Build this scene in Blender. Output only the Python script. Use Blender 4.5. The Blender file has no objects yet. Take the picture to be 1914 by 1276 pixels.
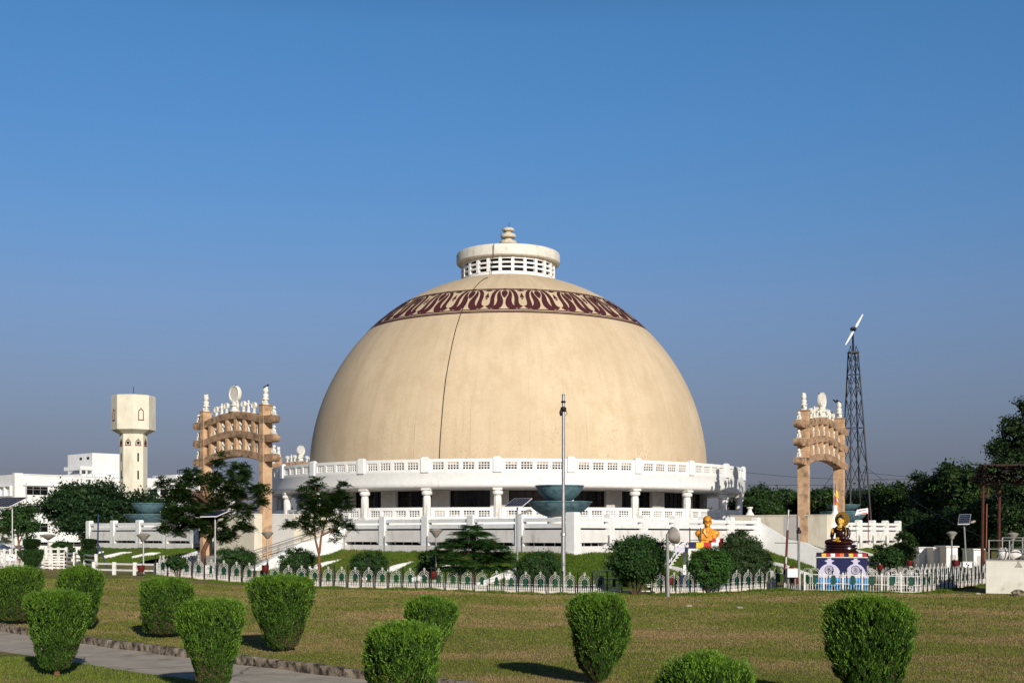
import bpy, math, random
import numpy as np
from mathutils import Vector, Matrix
from mathutils.geometry import tessellate_polygon
R_ = math.radians
random.seed(7)
RNG = np.random.default_rng(11)
scene = bpy.context.scene
COL = scene.collection

# ---------------------------------------------------------------- camera
EYE = 3.3; F = 2450.0; CX = 957.0; HY = 1000.0
cam_d = bpy.data.cameras.new("camera"); cam = bpy.data.objects.new("camera", cam_d); COL.objects.link(cam)
cam.location = (0, 0, EYE); cam.rotation_euler = (R_(90), 0, 0)
cam_d.sensor_width = 36.0; cam_d.lens = 36.0*F/1914.0
cam_d.shift_y = (HY-638.0)/1914.0
cam_d.clip_start = 0.5; cam_d.clip_end = 3000
scene.camera = cam

# ---------------------------------------------------------------- sky and sun
SUN_AZ = 20.0     # degrees to the right of straight behind the camera
SUN_EL = 21.0
world = bpy.data.worlds.new("World"); scene.world = world; world.use_nodes = True
wn = world.node_tree; wn.nodes.clear()
wo = wn.nodes.new("ShaderNodeOutputWorld"); bg = wn.nodes.new("ShaderNodeBackground")
sky = wn.nodes.new("ShaderNodeTexSky"); sky.sky_type = 'NISHITA'; sky.sun_disc = False
sky.sun_elevation = R_(SUN_EL); sky.sun_rotation = R_(180-SUN_AZ)
sky.air_density = 1.0; sky.dust_density = 0.6; sky.ozone_density = 2.0
tc = wn.nodes.new("ShaderNodeTexCoord"); sp = wn.nodes.new("ShaderNodeSeparateXYZ")
rp = wn.nodes.new("ShaderNodeValToRGB"); mx = wn.nodes.new("ShaderNodeMix"); mx.data_type = 'RGBA'; mx.blend_type = 'MULTIPLY'
mx.inputs[0].default_value = 1.0
wn.links.new(tc.outputs['Generated'], sp.inputs[0]); wn.links.new(sp.outputs[2], rp.inputs[0])
wn.links.new(sky.outputs[0], mx.inputs[6]); wn.links.new(rp.outputs[0], mx.inputs[7])
wn.links.new(mx.outputs[2], bg.inputs[0]); wn.links.new(bg.outputs[0], wo.inputs[0])
SKY_STOPS = [(0.0,(1,1,1)),(1.0,(1,1,1))]
SKY_STOPS = [(0.0, (0.2501, 0.2452, 0.3851)), (0.0465, (0.2501, 0.2452, 0.3851)), (0.0773, (0.3252, 0.3101, 0.4321)), (0.1155, (0.4114, 0.4018, 0.525)), (0.1719, (0.4881, 0.5332, 0.6955)), (0.2266, (0.4525, 0.6281, 0.8375)), (0.2963, (0.4189, 0.6985, 0.955)), (0.3615, (0.4013, 0.7386, 1.0)), (0.48, (0.2, 0.35, 0.48)), (1.0, (0.1, 0.17, 0.23))]
while len(rp.color_ramp.elements) < len(SKY_STOPS): rp.color_ramp.elements.new(0.5)
for e, (p, c) in zip(rp.color_ramp.elements, SKY_STOPS): e.position = p; e.color = (*c, 1)
bg.inputs[1].default_value = 0.110
sd = bpy.data.lights.new("sun", 'SUN'); sun = bpy.data.objects.new("sun", sd); COL.objects.link(sun)
sd.energy = 4.8; sd.angle = R_(0.5); sd.color = (1.0, 0.93, 0.82)
sdir = Vector((math.sin(R_(SUN_AZ))*math.cos(R_(SUN_EL)), -math.cos(R_(SUN_AZ))*math.cos(R_(SUN_EL)), math.sin(R_(SUN_EL))))
sun.rotation_euler = sdir.to_track_quat('Z', 'Y').to_euler(); sun.location = sdir*60
scene.view_settings.view_transform = 'Standard'; scene.view_settings.look = 'None'
scene.view_settings.exposure = 0.0; scene.view_settings.gamma = 1.0
scene.render.engine = 'CYCLES'

# ---------------------------------------------------------------- ground heights and measuring helpers
_gx = [-60, -21.6, -18.9, -15.2, -11.2, -7.4, -4.8, -0.5, 4.3, 10.5, 15.4, 17.6, 22.7, 40]
_gz = [0.95, .82, .66, .37, .25, .2, .19, .02, -.05, -.04, .12, .08, 0.0, 0.0]
def ramp(t):
    t = np.clip(t, 0, 1); return t*t*(3-2*t)
def ground(x, y):
    return np.interp(x, _gx, _gz)*ramp((np.asarray(y)-32)/42.0)
def P(px, py, Y):
    return Vector(((px-CX)/F*Y, Y, EYE+(HY-py)/F*Y))
def zat(py, Y): return EYE+(HY-py)/F*Y
def gp(px, py):
    Y = 10.0
    while Y < 400:
        p = P(px, py, Y)
        if p.z <= float(ground(p.x, p.y)): return p
        Y += 0.1
    return P(px, py, 400)
def gY(px, Y):
    x = (px-CX)/F*Y
    return Vector((x, Y, float(ground(x, Y))))

# ---------------------------------------------------------------- things and parts
def thing(name, label, cat, loc=(0,0,0), rotz=0.0, group=None):
    o = bpy.data.objects.new(name, None); COL.objects.link(o); o.empty_display_size = 0.3
    o.location = loc; o.rotation_euler = (0, 0, rotz)
    o["label"] = label; o["category"] = cat
    if group: o["group"] = group
    return o
def tag(o, label, cat, group=None):
    o["label"] = label; o["category"] = cat
    if group: o["group"] = group
    return o
def copy_tree(o, parent=None):
    c = o.copy(); COL.objects.link(c)
    if parent is not None: c.parent = parent
    for ch in list(o.children): copy_tree(ch, c)
    return c

class MB:
    """collects vertices and faces of ONE mesh"""
    def __init__(s): s.v = []; s.f = []
    def add(s, vs, fs):
        b = len(s.v); s.v += [tuple(v) for v in vs]; s.f += [tuple(i+b for i in f) for f in fs]; return s
    def box(s, x0, x1, y0, y1, z0, z1, M=None):
        vs = [Vector(p) for p in ((x0,y0,z0),(x1,y0,z0),(x1,y1,z0),(x0,y1,z0),(x0,y0,z1),(x1,y0,z1),(x1,y1,z1),(x0,y1,z1))]
        if M is not None: vs = [M @ v for v in vs]
        return s.add(vs, [(0,3,2,1),(4,5,6,7),(0,1,5,4),(1,2,6,5),(2,3,7,6),(3,0,4,7)])
    def bar(s, a, b, w, h, up=(0,0,1)):
        a = Vector(a); b = Vector(b); d = b-a; L = d.length
        if L < 1e-6: return s
        d /= L; u = Vector(up)
        if abs(d.dot(u)) > .99: u = Vector((0,1,0))
        x = d.cross(u).normalized(); z = x.cross(d).normalized()
        vs = []
        for q in (a, b):
            for sx, sz in ((-1,-1),(1,-1),(1,1),(-1,1)): vs.append(q + x*(sx*w/2) + z*(sz*h/2))
        return s.add(vs, [(0,1,2,3),(7,6,5,4),(0,4,5,1),(1,5,6,2),(2,6,7,3),(3,7,4,0)])
    def tube(s, pts, rad, n=8, caps=True):
        pts = [Vector(p) for p in pts]
        if not hasattr(rad, '__len__'): rad = [rad]*len(pts)
        vs = []; fs = []; prev = None
        for i, p in enumerate(pts):
            d = (pts[min(i+1, len(pts)-1)]-pts[max(i-1, 0)]).normalized()
            if prev is None:
                u = Vector((0,0,1)) if abs(d.z) < .9 else Vector((1,0,0))
                x = d.cross(u).normalized()
            else:
                x = (prev-d*prev.dot(d)).normalized()
            prev = x; y = d.cross(x)
            for k in range(n):
                a = 2*math.pi*k/n; vs.append(p+(x*math.cos(a)+y*math.sin(a))*rad[i])
        for i in range(len(pts)-1):
            for k in range(n):
                a = i*n+k; b = i*n+(k+1) % n; fs.append((a, b, b+n, a+n))
        if caps: fs.append(tuple(range(n))[::-1]); fs.append(tuple((len(pts)-1)*n+k for k in range(n)))
        return s.add(vs, fs)
    def lathe(s, prof, n=24, c=(0,0,0), a0=0.0, a1=2*math.pi, sx=1.0, sy=1.0):
        full = abs(a1-a0-2*math.pi) < 1e-6; m = n if full else n+1
        vs = []; fs = []
        for r, z in prof:
            for k in range(m):
                a = a0+(a1-a0)*k/n; vs.append((c[0]+r*math.cos(a)*sx, c[1]+r*math.sin(a)*sy, c[2]+z))
        for i in range(len(prof)-1):
            for k in range(n):
                k2 = (k+1) % m; fs.append((i*m+k, i*m+k2, (i+1)*m+k2, (i+1)*m+k))
        return s.add(vs, fs)
    def ell(s, c, r, n=12, m=8, M=None):
        c = Vector(c)
        if not hasattr(r, '__len__'): r = (r, r, r)
        vs = [Vector((0,0,-r[2]))]; fs = []
        for i in range(1, m):
            t = -math.pi/2+math.pi*i/m
            for k in range(n):
                a = 2*math.pi*k/n; vs.append(Vector((r[0]*math.cos(t)*math.cos(a), r[1]*math.cos(t)*math.sin(a), r[2]*math.sin(t))))
        vs.append(Vector((0,0,r[2])))
        for k in range(n): fs.append((0, 1+(k+1) % n, 1+k))
        for i in range(m-2):
            for k in range(n):
                a = 1+i*n+k; b = 1+i*n+(k+1) % n; fs.append((a, b, b+n, a+n))
        t = len(vs)-1
        for k in range(n): fs.append((t, 1+(m-2)*n+k, 1+(m-2)*n+(k+1) % n))
        if M is not None: vs = [M @ v for v in vs]
        return s.add([v+c for v in vs], fs)
    def prism(s, poly, y0, y1, M=None, tri=True):
        """poly in (x,z), extruded along y"""
        n = len(poly)
        vs = [Vector((x, y0, z)) for x, z in poly]+[Vector((x, y1, z)) for x, z in poly]
        fs = [(i, (i+1) % n, (i+1) % n+n, i+n) for i in range(n)]
        t = tessellate_polygon([[Vector((x, z, 0)) for x, z in poly]])
        fs += [tuple(f) for f in t]+[tuple(i+n for i in f)[::-1] for f in t]
        if M is not None: vs = [M @ v for v in vs]
        return s.add(vs, fs)
    def build(s, name, m, parent=None, world=False, smooth=False, angle=35, fix=True):
        me = bpy.data.meshes.new(name)
        vs = s.v
        if world and parent is not None:
            Mi = root_matrix(parent).inverted(); vs = [tuple(Mi @ Vector(v)) for v in vs]
        me.from_pydata(vs, [], s.f)
        if fix:
            import bmesh
            bm = bmesh.new(); bm.from_mesh(me); bmesh.ops.recalc_face_normals(bm, faces=bm.faces); bm.to_mesh(me); bm.free()
        if smooth:
            me.shade_smooth(); me.set_sharp_from_angle(angle=R_(angle))
        me.materials.append(m)
        o = bpy.data.objects.new(name, me); COL.objects.link(o)
        if parent is not None: o.parent = parent
        return o
def root_matrix(o):
    M = o.matrix_basis.copy()
    while o.parent is not None: o = o.parent; M = o.matrix_basis @ M
    return M

def np_mesh(name, V, Fq, m, parent=None, nv=4, smooth=False):
    """V (N,3) float, Fq (M,nv) int"""
    me = bpy.data.meshes.new(name)
    me.vertices.add(len(V)); me.vertices.foreach_set("co", np.asarray(V, dtype=np.float32).ravel())
    Fq = np.asarray(Fq, dtype=np.int32); M = len(Fq)
    me.loops.add(M*nv); me.polygons.add(M)
    me.loops.foreach_set("vertex_index", Fq.ravel())
    me.polygons.foreach_set("loop_start", np.arange(0, M*nv, nv, dtype=np.int32))
    me.polygons.foreach_set("loop_total", np.full(M, nv, dtype=np.int32))
    me.update(calc_edges=True); me.validate()
    if smooth: me.shade_smooth()
    me.materials.append(m)
    o = bpy.data.objects.new(name, me); COL.objects.link(o)
    if parent is not None: o.parent = parent
    return o

# ---------------------------------------------------------------- materials
def mat(name, col, col2=None, scale=3.0, rough=0.8, bump=0.0, bscale=30.0, metal=0.0, stretch=(1,1,1), spec=0.3,
        contrast=(0.35, 0.65), dirt=None, dscale=1.2, dpos=(0.55, 0.75), dstretch=(1,1,1), trans=0.0, emis=None, detail=5):
    m = bpy.data.materials.new(name); m.use_nodes = True; nt = m.node_tree; b = nt.nodes["Principled BSDF"]
    b.inputs['Roughness'].default_value = rough; b.inputs['Metallic'].default_value = metal
    b.inputs['Specular IOR Level'].default_value = spec
    b.inputs['Base Color'].default_value = (*col, 1)
    co = nt.nodes.new("ShaderNodeTexCoord"); out = None
    def noise(sc, st, det=detail):
        mp = nt.nodes.new("ShaderNodeMapping"); mp.inputs['Scale'].default_value = st
        nt.links.new(co.outputs['Object'], mp.inputs[0])
        n = nt.nodes.new("ShaderNodeTexNoise"); n.inputs['Scale'].default_value = sc; n.inputs['Detail'].default_value = det
        n.inputs['Roughness'].default_value = 0.6
        nt.links.new(mp.outputs[0], n.inputs[0]); return n.outputs[0]
    def mixc(fac, lo, hi, a, b2):
        r = nt.nodes.new("ShaderNodeMapRange"); r.inputs[1].default_value = lo; r.inputs[2].default_value = hi
        nt.links.new(fac, r.inputs[0])
        x = nt.nodes.new("ShaderNodeMix"); x.data_type = 'RGBA'; nt.links.new(r.outputs[0], x.inputs[0])
        for k, c in ((6, a), (7, b2)):
            if isinstance(c, tuple): x.inputs[k].default_value = (*c, 1)
            else: nt.links.new(c, x.inputs[k])
        return x.outputs[2]
    if col2 is not None: out = mixc(noise(scale, stretch), contrast[0], contrast[1], col, col2)
    if dirt is not None: out = mixc(noise(dscale, dstretch, 8), dpos[0], dpos[1], out if out is not None else col, dirt)
    if out is not None: nt.links.new(out, b.inputs['Base Color'])
    if bump:
        bp = nt.nodes.new("ShaderNodeBump"); bp.inputs['Strength'].default_value = bump; bp.inputs['Distance'].default_value = 0.02
        nt.links.new(noise(bscale, (1,1,1)), bp.inputs['Height']); nt.links.new(bp.outputs[0], b.inputs['Normal'])
    if trans:
        tr = nt.nodes.new("ShaderNodeBsdfTranslucent"); ms = nt.nodes.new("ShaderNodeMixShader"); ms.inputs[0].default_value = trans
        if out is not None: nt.links.new(out, tr.inputs[0])
        else: tr.inputs[0].default_value = (*col, 1)
        nt.links.new(b.outputs[0], ms.inputs[1]); nt.links.new(tr.outputs[0], ms.inputs[2])
        nt.links.new(ms.outputs[0], nt.nodes["Material Output"].inputs[0])
    if emis:
        b.inputs['Emission Color'].default_value = (*emis[0], 1); b.inputs['Emission Strength'].default_value = emis[1]
    return m

WHITE = mat("white_paint", (.80,.795,.78), (.73,.72,.70), 2.0, .7, .15, 40, dirt=(.46,.43,.38), dscale=1.5, dpos=(.60,.82), dstretch=(1,1,.25))
WHITE_LOW = mat("stained_white_paint", (.76,.73,.70), (.68,.65,.61), 1.5, .8, .2, 30, dirt=(.34,.30,.24), dscale=1.6, dpos=(.56,.82), dstretch=(1,1,.3))
CREAM = mat("cream_plaster", (.68,.62,.50), (.62,.56,.44), 1.2, .85, .2, 25, dirt=(.38,.32,.23), dscale=.9, dpos=(.58,.85), dstretch=(1,1,.25))
SHADEWALL = mat("grey_plaster_and_shade", (.50,.48,.45), (.44,.42,.39), 1.0, .85, .1, 25)  # also serves as the painted pillar shadow on the stair blocks
SAND = mat("sandstone", (.60,.395,.235), (.42,.26,.15), 1.6, .85, .4, 14, dirt=(.20,.13,.09), dscale=1.4, dpos=(.52,.72))
SANDDARK = mat("weathered_sandstone", (.46,.27,.15), (.30,.17,.10), 1.6, .85, .35, 14, dirt=(.12,.08,.06), dscale=1.8, dpos=(.5,.75))
SANDB = mat("beam_sandstone", (.46,.30,.18), (.31,.19,.115), 2.0, .85, .4, 14, dirt=(.13,.085,.06), dscale=1.8, dpos=(.47,.68))
STATUE = mat("white_statue_paint", (.78,.75,.68), (.62,.58,.50), 5, .7, .2, 30)
METAL = mat("galvanised_metal", (.42,.41,.40), (.34,.33,.32), 6, .45, metal=.6)
DARKM = mat("dark_metal", (.018,.018,.02), None, rough=.5, metal=.3)
BLACKP = mat("black_painted_steel", (.012,.012,.014), None, rough=.45)
GLASS = mat("dark_glass", (.006,.006,.007), None, rough=.12, spec=.3)
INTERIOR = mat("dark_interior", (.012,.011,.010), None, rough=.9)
TEAL = mat("teal_glazed_bowl", (.085,.165,.195), (.13,.22,.245), 2.2, .5, .25, 18, dirt=(.03,.07,.09), dscale=2.5, dpos=(.5,.7))
GREENP = mat("green_painted_plate", (.004,.065,.038), (.003,.045,.028), 4, .5)
REDP = mat("red_painted_metal", (.13,.010,.010), (.08,.008,.008), 5, .5)
MAROON = mat("maroon_paint", (.085,.018,.022), (.055,.014,.018), 4, .75, dirt=(.30,.22,.16), dscale=6, dpos=(.72,.8))
LAMPG = mat("lamp_shade_grey", (.34,.31,.27), (.26,.23,.20), 6, .5)
SOLAR = mat("solar_cells", (.010,.013,.035), (.02,.025,.05), 12, .45, spec=.25)
RUST = mat("rusty_steel", (.085,.026,.016), (.045,.018,.013), 4, .85)
BARK = mat("tree_bark", (.17,.09,.05), (.09,.05,.03), 8, .9, .5, 30)
BARKR = mat("red_brown_bark", (.24,.11,.055), (.14,.06,.032), 8, .9, .5, 30)
KERBM = mat("mossy_kerb_stone", (.36,.30,.23), (.22,.17,.12), 3, .9, .5, 20, dirt=(.035,.025,.02), dscale=4.5, dpos=(.42,.6))
PAVE = mat("concrete_path", (.47,.41,.34), (.36,.315,.26), 1.3, .95, .35, 12, spec=.08, dirt=(.19,.16,.12), dscale=.7, dpos=(.58,.75))
STEPM = mat("stair_stone", (.40,.38,.34), (.30,.28,.25), 2, .9, .2, 20)
GOLD = mat("golden_paint", (.72,.31,.015), (.60,.22,.01), 3, .38, spec=.5)
BUDD = mat("maroon_robe_lacquer", (.022,.005,.005), (.032,.007,.006), 3, .25, spec=.5)
BUDG = mat("gilded_skin", (.72,.42,.06), (.60,.32,.04), 4, .35, spec=.5)
GREYST = mat("grey_stone", (.40,.36,.33), (.28,.25,.22), 4, .9, .4, 20)
def flat(name, c, rough=.6): return mat(name, c, None, rough=rough)
NAVY = flat("navy_blue_paint", (.007,.009,.065)); SKYB = flat("light_blue_paint", (.03,.27,.60)); LILAC = flat("pale_lilac_paint", (.55,.52,.66))
YEL = flat("yellow_cloth", (.75,.50,.03)); REDC = flat("red_cloth", (.50,.02,.02)); ORC = flat("orange_cloth", (.70,.18,.02)); WHC = flat("white_cloth", (.8,.78,.78)); BLC = flat("blue_cloth", (.02,.03,.22))
# leaves
def leafmat(name, a, b, sc, trans=.18, big=.5):
    return mat(name, a, b, sc, .55, trans=trans, contrast=(.38,.62), spec=.25, dirt=tuple(x*.55 for x in a), dscale=big, dpos=(.48,.68), detail=2)
LEAF_TOP = leafmat("thuja_leaves", (.032,.078,.013), (.095,.185,.028), 7, big=3.5)
LEAF_NEW = leafmat("thuja_new_growth", (.090,.19,.018), (.18,.32,.030), 8, big=3.0)
LEAF_TREE = leafmat("feathery_leaves", (.013,.038,.008), (.042,.082,.014), 5)
LEAF_DARK = leafmat("glossy_dark_leaves", (.018,.052,.011), (.048,.108,.024), 7)
LEAF_FAR = leafmat("far_tree_leaves", (.017,.043,.009), (.040,.082,.016), .7, big=.12)
LEAF_FAR2 = leafmat("far_tree_leaves_dark", (.011,.028,.008), (.026,.056,.012), .7, big=.12)
LEAF_RAIN = leafmat("rain_tree_leaves", (.012,.036,.012), (.027,.066,.018), 1.0, big=.15)

def add_cracks(m, scale, col, w=.012, amt=.8):
    nt = m.node_tree; b = nt.nodes["Principled BSDF"]; src = b.inputs['Base Color'].links[0].from_socket
    co = nt.nodes.new("ShaderNodeTexCoord"); n = nt.nodes.new("ShaderNodeTexNoise"); n.inputs['Scale'].default_value = scale*2.5; n.inputs['Detail'].default_value = 5
    nt.links.new(co.outputs['Object'], n.inputs[0]); mxv = nt.nodes.new("ShaderNodeMix"); mxv.data_type = 'VECTOR'; mxv.inputs[0].default_value = .35
    nt.links.new(co.outputs['Object'], mxv.inputs[4]); nt.links.new(n.outputs[1], mxv.inputs[5])
    v = nt.nodes.new("ShaderNodeTexVoronoi"); v.feature = 'DISTANCE_TO_EDGE'; v.inputs['Scale'].default_value = scale; nt.links.new(mxv.outputs[1], v.inputs[0])
    r = nt.nodes.new("ShaderNodeMapRange"); r.inputs[1].default_value = 0; r.inputs[2].default_value = w; r.inputs[3].default_value = amt; r.inputs[4].default_value = 0; nt.links.new(v.outputs[0], r.inputs[0])
    x = nt.nodes.new("ShaderNodeMix"); x.data_type = 'RGBA'; nt.links.new(r.outputs[0], x.inputs[0]); nt.links.new(src, x.inputs[6]); x.inputs[7].default_value = (*col, 1); nt.links.new(x.outputs[2], b.inputs['Base Color'])
add_cracks(PAVE, .35, (.10, .08, .06), .010)
# ================================================================ GROUND
def struct(o): o["kind"] = "structure"; return o
def stuff(o, label, cat):
    o["kind"] = "stuff"; o["label"] = label; o["category"] = cat; return o

def grass_material(name, bright, mid, dry, bare, dryness):
    m = bpy.data.materials.new(name); m.use_nodes = True; nt = m.node_tree; b = nt.nodes["Principled BSDF"]
    b.inputs['Roughness'].default_value = .95; b.inputs['Specular IOR Level'].default_value = .1
    co = nt.nodes.new("ShaderNodeTexCoord")
    def noise(sc, st, det, rg=.6):
        mp = nt.nodes.new("ShaderNodeMapping"); mp.inputs['Scale'].default_value = st; nt.links.new(co.outputs['Object'], mp.inputs[0])
        n = nt.nodes.new("ShaderNodeTexNoise"); n.inputs['Scale'].default_value = sc; n.inputs['Detail'].default_value = det; n.inputs['Roughness'].default_value = rg
        nt.links.new(mp.outputs[0], n.inputs[0]); return n.outputs[0]
    def mixr(f, lo, hi, a, c):
        r = nt.nodes.new("ShaderNodeMapRange"); r.inputs[1].default_value = lo; r.inputs[2].default_value = hi; nt.links.new(f, r.inputs[0])
        x = nt.nodes.new("ShaderNodeMix"); x.data_type = 'RGBA'; nt.links.new(r.outputs[0], x.inputs[0])
        for k, q in ((6, a), (7, c)):
            if isinstance(q, tuple): x.inputs[k].default_value = (*q, 1)
            else: nt.links.new(q, x.inputs[k])
        return x.outputs[2]
    fine = mixr(noise(3.2, (1,1,1), 8, .82), .38, .62, mid, bright)
    d = mixr(noise(4, (1,1,1), 8, .8), .38, .62, dry, bare)
    o1 = mixr(noise(.13, (1, 1, 1), 9, .70), .50-dryness, .66-dryness, fine, d)
    o2 = mixr(noise(.42, (1, 1.2, 1), 8, .7), .60, .74, o1, bare)
    nt.links.new(o2, b.inputs['Base Color'])
    bp = nt.nodes.new("ShaderNodeBump"); bp.inputs['Strength'].default_value = .8; bp.inputs['Distance'].default_value = .06
    nt.links.new(noise(14, (1,1,1), 6, .7), bp.inputs['Height']); nt.links.new(bp.outputs[0], b.inputs['Normal'])
    return m
LAWN = grass_material("lawn_grass", (.180,.188,.038), (.115,.130,.027), (.265,.200,.078), (.335,.220,.115), .05)
BANKG = grass_material("bank_grass", (.095,.150,.018), (.058,.100,.013), (.15,.15,.03), (.19,.15,.05), -.04)
NEARG = grass_material("verge_grass", (.16,.21,.03), (.10,.14,.022), (.22,.18,.06), (.26,.18,.09), -.02)

PATH_FAR, PATH_NEAR = 27.7, 23.1          # the path lies between the lines x + y = const
def path_mask(x, y):
    s = x+y; return (s < PATH_FAR+.05) & (s > PATH_NEAR-.05) & (x < 2.5)
def gridmesh(name, xs, ys, zf, m):
    X, Y = np.meshgrid(xs, ys); V = np.stack([X, Y, zf(X, Y)], -1).reshape(-1, 3)
    nx, ny = len(xs), len(ys); i = np.arange(nx-1)[None, :]+np.arange(ny-1)[:, None]*nx
    Fq = np.stack([i, i+1, i+1+nx, i+nx], -1).reshape(-1, 4)
    return np_mesh(name, V, Fq, m, smooth=True)
def gz_path(x, y):
    z = ground(x, y)+.025*np.sin(x*.7+1)*np.sin(y*.5)*ramp((y-20)/10)
    s = x+y
    z = np.where((s < PATH_FAR-.02), z-.20, z)
    z = np.where((s < PATH_NEAR+.01), z+.13, z)
    z = np.where((s < PATH_FAR-.05) & (s > PATH_NEAR+.05), z-.08, z)
    return z
# rotated fine grid near the path is not needed: the drop is hidden by the kerb, the far sheet is coarse
# foreground grid runs along the path direction so that the steps are crisp
def ground_sheet():
    # parameters: s = x+y (across), t = y-x (along)
    s = np.concatenate([np.linspace(-60, 22, 40), np.linspace(22.5, 23.0, 3), [23.1, 23.14, 23.16], [23.3], np.linspace(24, 27.4, 6), [27.64, 27.66, 27.70, 27.74],
                        np.linspace(28, 34, 14), np.linspace(35, 140, 120), np.linspace(145, 400, 40), np.linspace(430, 2400, 20)])
    t = np.concatenate([np.linspace(-1500, -130, 16), np.linspace(-120, 190, 210), np.linspace(200, 420, 30), np.linspace(450, 2600, 20)])
    S, T = np.meshgrid(s, t); X = (S-T)/2; Y = (S+T)/2
    V = np.stack([X, Y, gz_path(X, Y)], -1).reshape(-1, 3)
    nx, ny = len(s), len(t); i = np.arange(nx-1)[None, :]+np.arange(ny-1)[:, None]*nx
    Fq = np.stack([i, i+nx, i+1+nx, i+1], -1).reshape(-1, 4)
    return struct(np_mesh("lawn", V, Fq, LAWN, smooth=True))
ground_sheet()
# path slab and kerb along it
def along(t, s): return (s-t)/2, (s+t)/2
mb = MB(); ts = np.arange(6, 84, 1.0)
rows = []
for t in ts:
    for s in (PATH_NEAR-.25, (PATH_NEAR+PATH_FAR)/2, PATH_FAR-.06):
        x, y = along(t, s); rows.append((x, y, float(ground(x, y))-.125+.012*math.sin(t*1.3)))
n = len(ts)
mb.add(rows, [(i*3+j, i*3+j+1, i*3+j+4, i*3+j+3) for i in range(n-1) for j in range(2)])
struct(mb.build("path", PAVE, smooth=True))
# kerb stones (one kerb, the joints are gaps between its stones)
mb = MB(); t = 6.0; rk = random.Random(3)
while t < 84:
    L = .95+rk.uniform(-.06, .06); g = .02
    dz = rk.uniform(-.012, .012); ds = rk.uniform(-.012, .012)
    ang = rk.uniform(-.01, .01)
    for_s = (PATH_FAR-.14+ds, PATH_FAR+.16+ds)
    ps = []
    for (tt, ss) in ((t+g, for_s[0]), (t+L*1.414-g, for_s[0]), (t+L*1.414-g, for_s[1]), (t+g, for_s[1])):
        x, y = along(tt, ss); ps.append((x, y, float(ground(x, y))))
    bev = .025
    lo = [Vector((p[0], p[1], p[2]-.30)) for p in ps]; c = sum((Vector(p) for p in ps), Vector())/4
    hi = [Vector((p[0], p[1], p[2]+.085+dz)) for p in ps]; hh = [h+(c-h).normalized()*bev+Vector((0, 0, .022+ang)) for h in hi]
    mb.add(lo+hi+hh, [(0,1,5,4),(1,2,6,5),(2,3,7,6),(3,0,4,7),(4,5,9,8),(5,6,10,9),(6,7,11,10),(7,4,8,11),(8,9,10,11)])
    t += L*1.414
struct(mb.build("kerb", KERBM))

# ---- grass blades (stuff): tufts scattered over what the camera region sees
def grass_blades(name, N, yr, hgt, m, label, keep, zoff=0.0, dens=1.6, wid=1.0):
    y = yr[0]*(yr[1]/yr[0])**RNG.random(N)
    y = yr[0]+(y-yr[0])
    x = (RNG.random(N)*2-1)*y*.42
    k = keep(x, y); x, y = x[k], y[k]; n = len(x)
    z = gz_path(x, y)+zoff
    sc = (y/30.0)**.55
    h = hgt*(0.5+RNG.random(n))*sc; w = .009*wid*sc*(0.7+RNG.random(n)*.8)*(y/28.0)**.4
    a = RNG.random(n)*2*np.pi; lean = (RNG.random(n)-.3)*.9
    dx, dy = np.cos(a), np.sin(a); a2 = RNG.random(n)*2*np.pi; lx, ly = np.cos(a2)*lean*h, np.sin(a2)*lean*h
    V = np.empty((n, 3, 3))
    V[:, 0] = np.stack([x-dx*w, y-dy*w, z-.01], -1); V[:, 1] = np.stack([x+dx*w, y+dy*w, z-.01], -1)
    V[:, 2] = np.stack([x+lx, y+ly, z+h], -1)
    o = np_mesh(name, V.reshape(-1, 3), np.arange(n*3).reshape(-1, 3), m, nv=3)
    return stuff(o, label, "grass")
def tufts(N, yr, keep):
    y = yr[0]*(yr[1]/yr[0])**RNG.random(N); x = (RNG.random(N)*2-1)*y*.42; k = keep(x, y); x, y = x[k], y[k]; n = len(x); m_ = 14
    cx_, cy_ = np.repeat(x, m_), np.repeat(y, m_); sz = np.repeat(.5+RNG.random(n)**2*1.3, m_); q = n*m_
    px_ = cx_+RNG.normal(0, .05, q)*sz; py_ = cy_+RNG.normal(0, .05, q)*sz; z = gz_path(px_, py_); h = .075*sz*(.5+RNG.random(q)); a = RNG.random(q)*6.283; w = .008*(py_/28)**.8
    lx, ly = RNG.normal(0, .35, q)*h, RNG.normal(0, .35, q)*h
    V = np.empty((q, 3, 3)); V[:, 0] = np.stack([px_-np.cos(a)*w, py_-np.sin(a)*w, z-.01], -1); V[:, 1] = np.stack([px_+np.cos(a)*w, py_+np.sin(a)*w, z-.01], -1); V[:, 2] = np.stack([px_+lx, py_+ly, z+h], -1)
    return stuff(np_mesh("grass_tufts", V.reshape(-1, 3), np.arange(q*3).reshape(-1, 3), NEARG, nv=3), "scattered taller green tufts in the lawn and verge", "grass")
tufts(3800, (26, 72), lambda x, y: ((x+y > PATH_FAR+.4) | (x+y < PATH_NEAR-.25)) & (np.sin(x*.9+1)*np.sin(y*.33+x*.2)+RNG.normal(0, .5, len(x)) > .25))
grass_blades("lawn_grass_blades", 330000, (26, 74), .035, LAWN, "short dry brown and green grass of the wide lawn", lambda x, y: (x+y > PATH_FAR+.25))
grass_blades("verge_grass_blades", 90000, (24, 36), .055, NEARG, "green grass verge on the near side of the concrete path", lambda x, y: (x+y < PATH_NEAR-.12))
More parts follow.
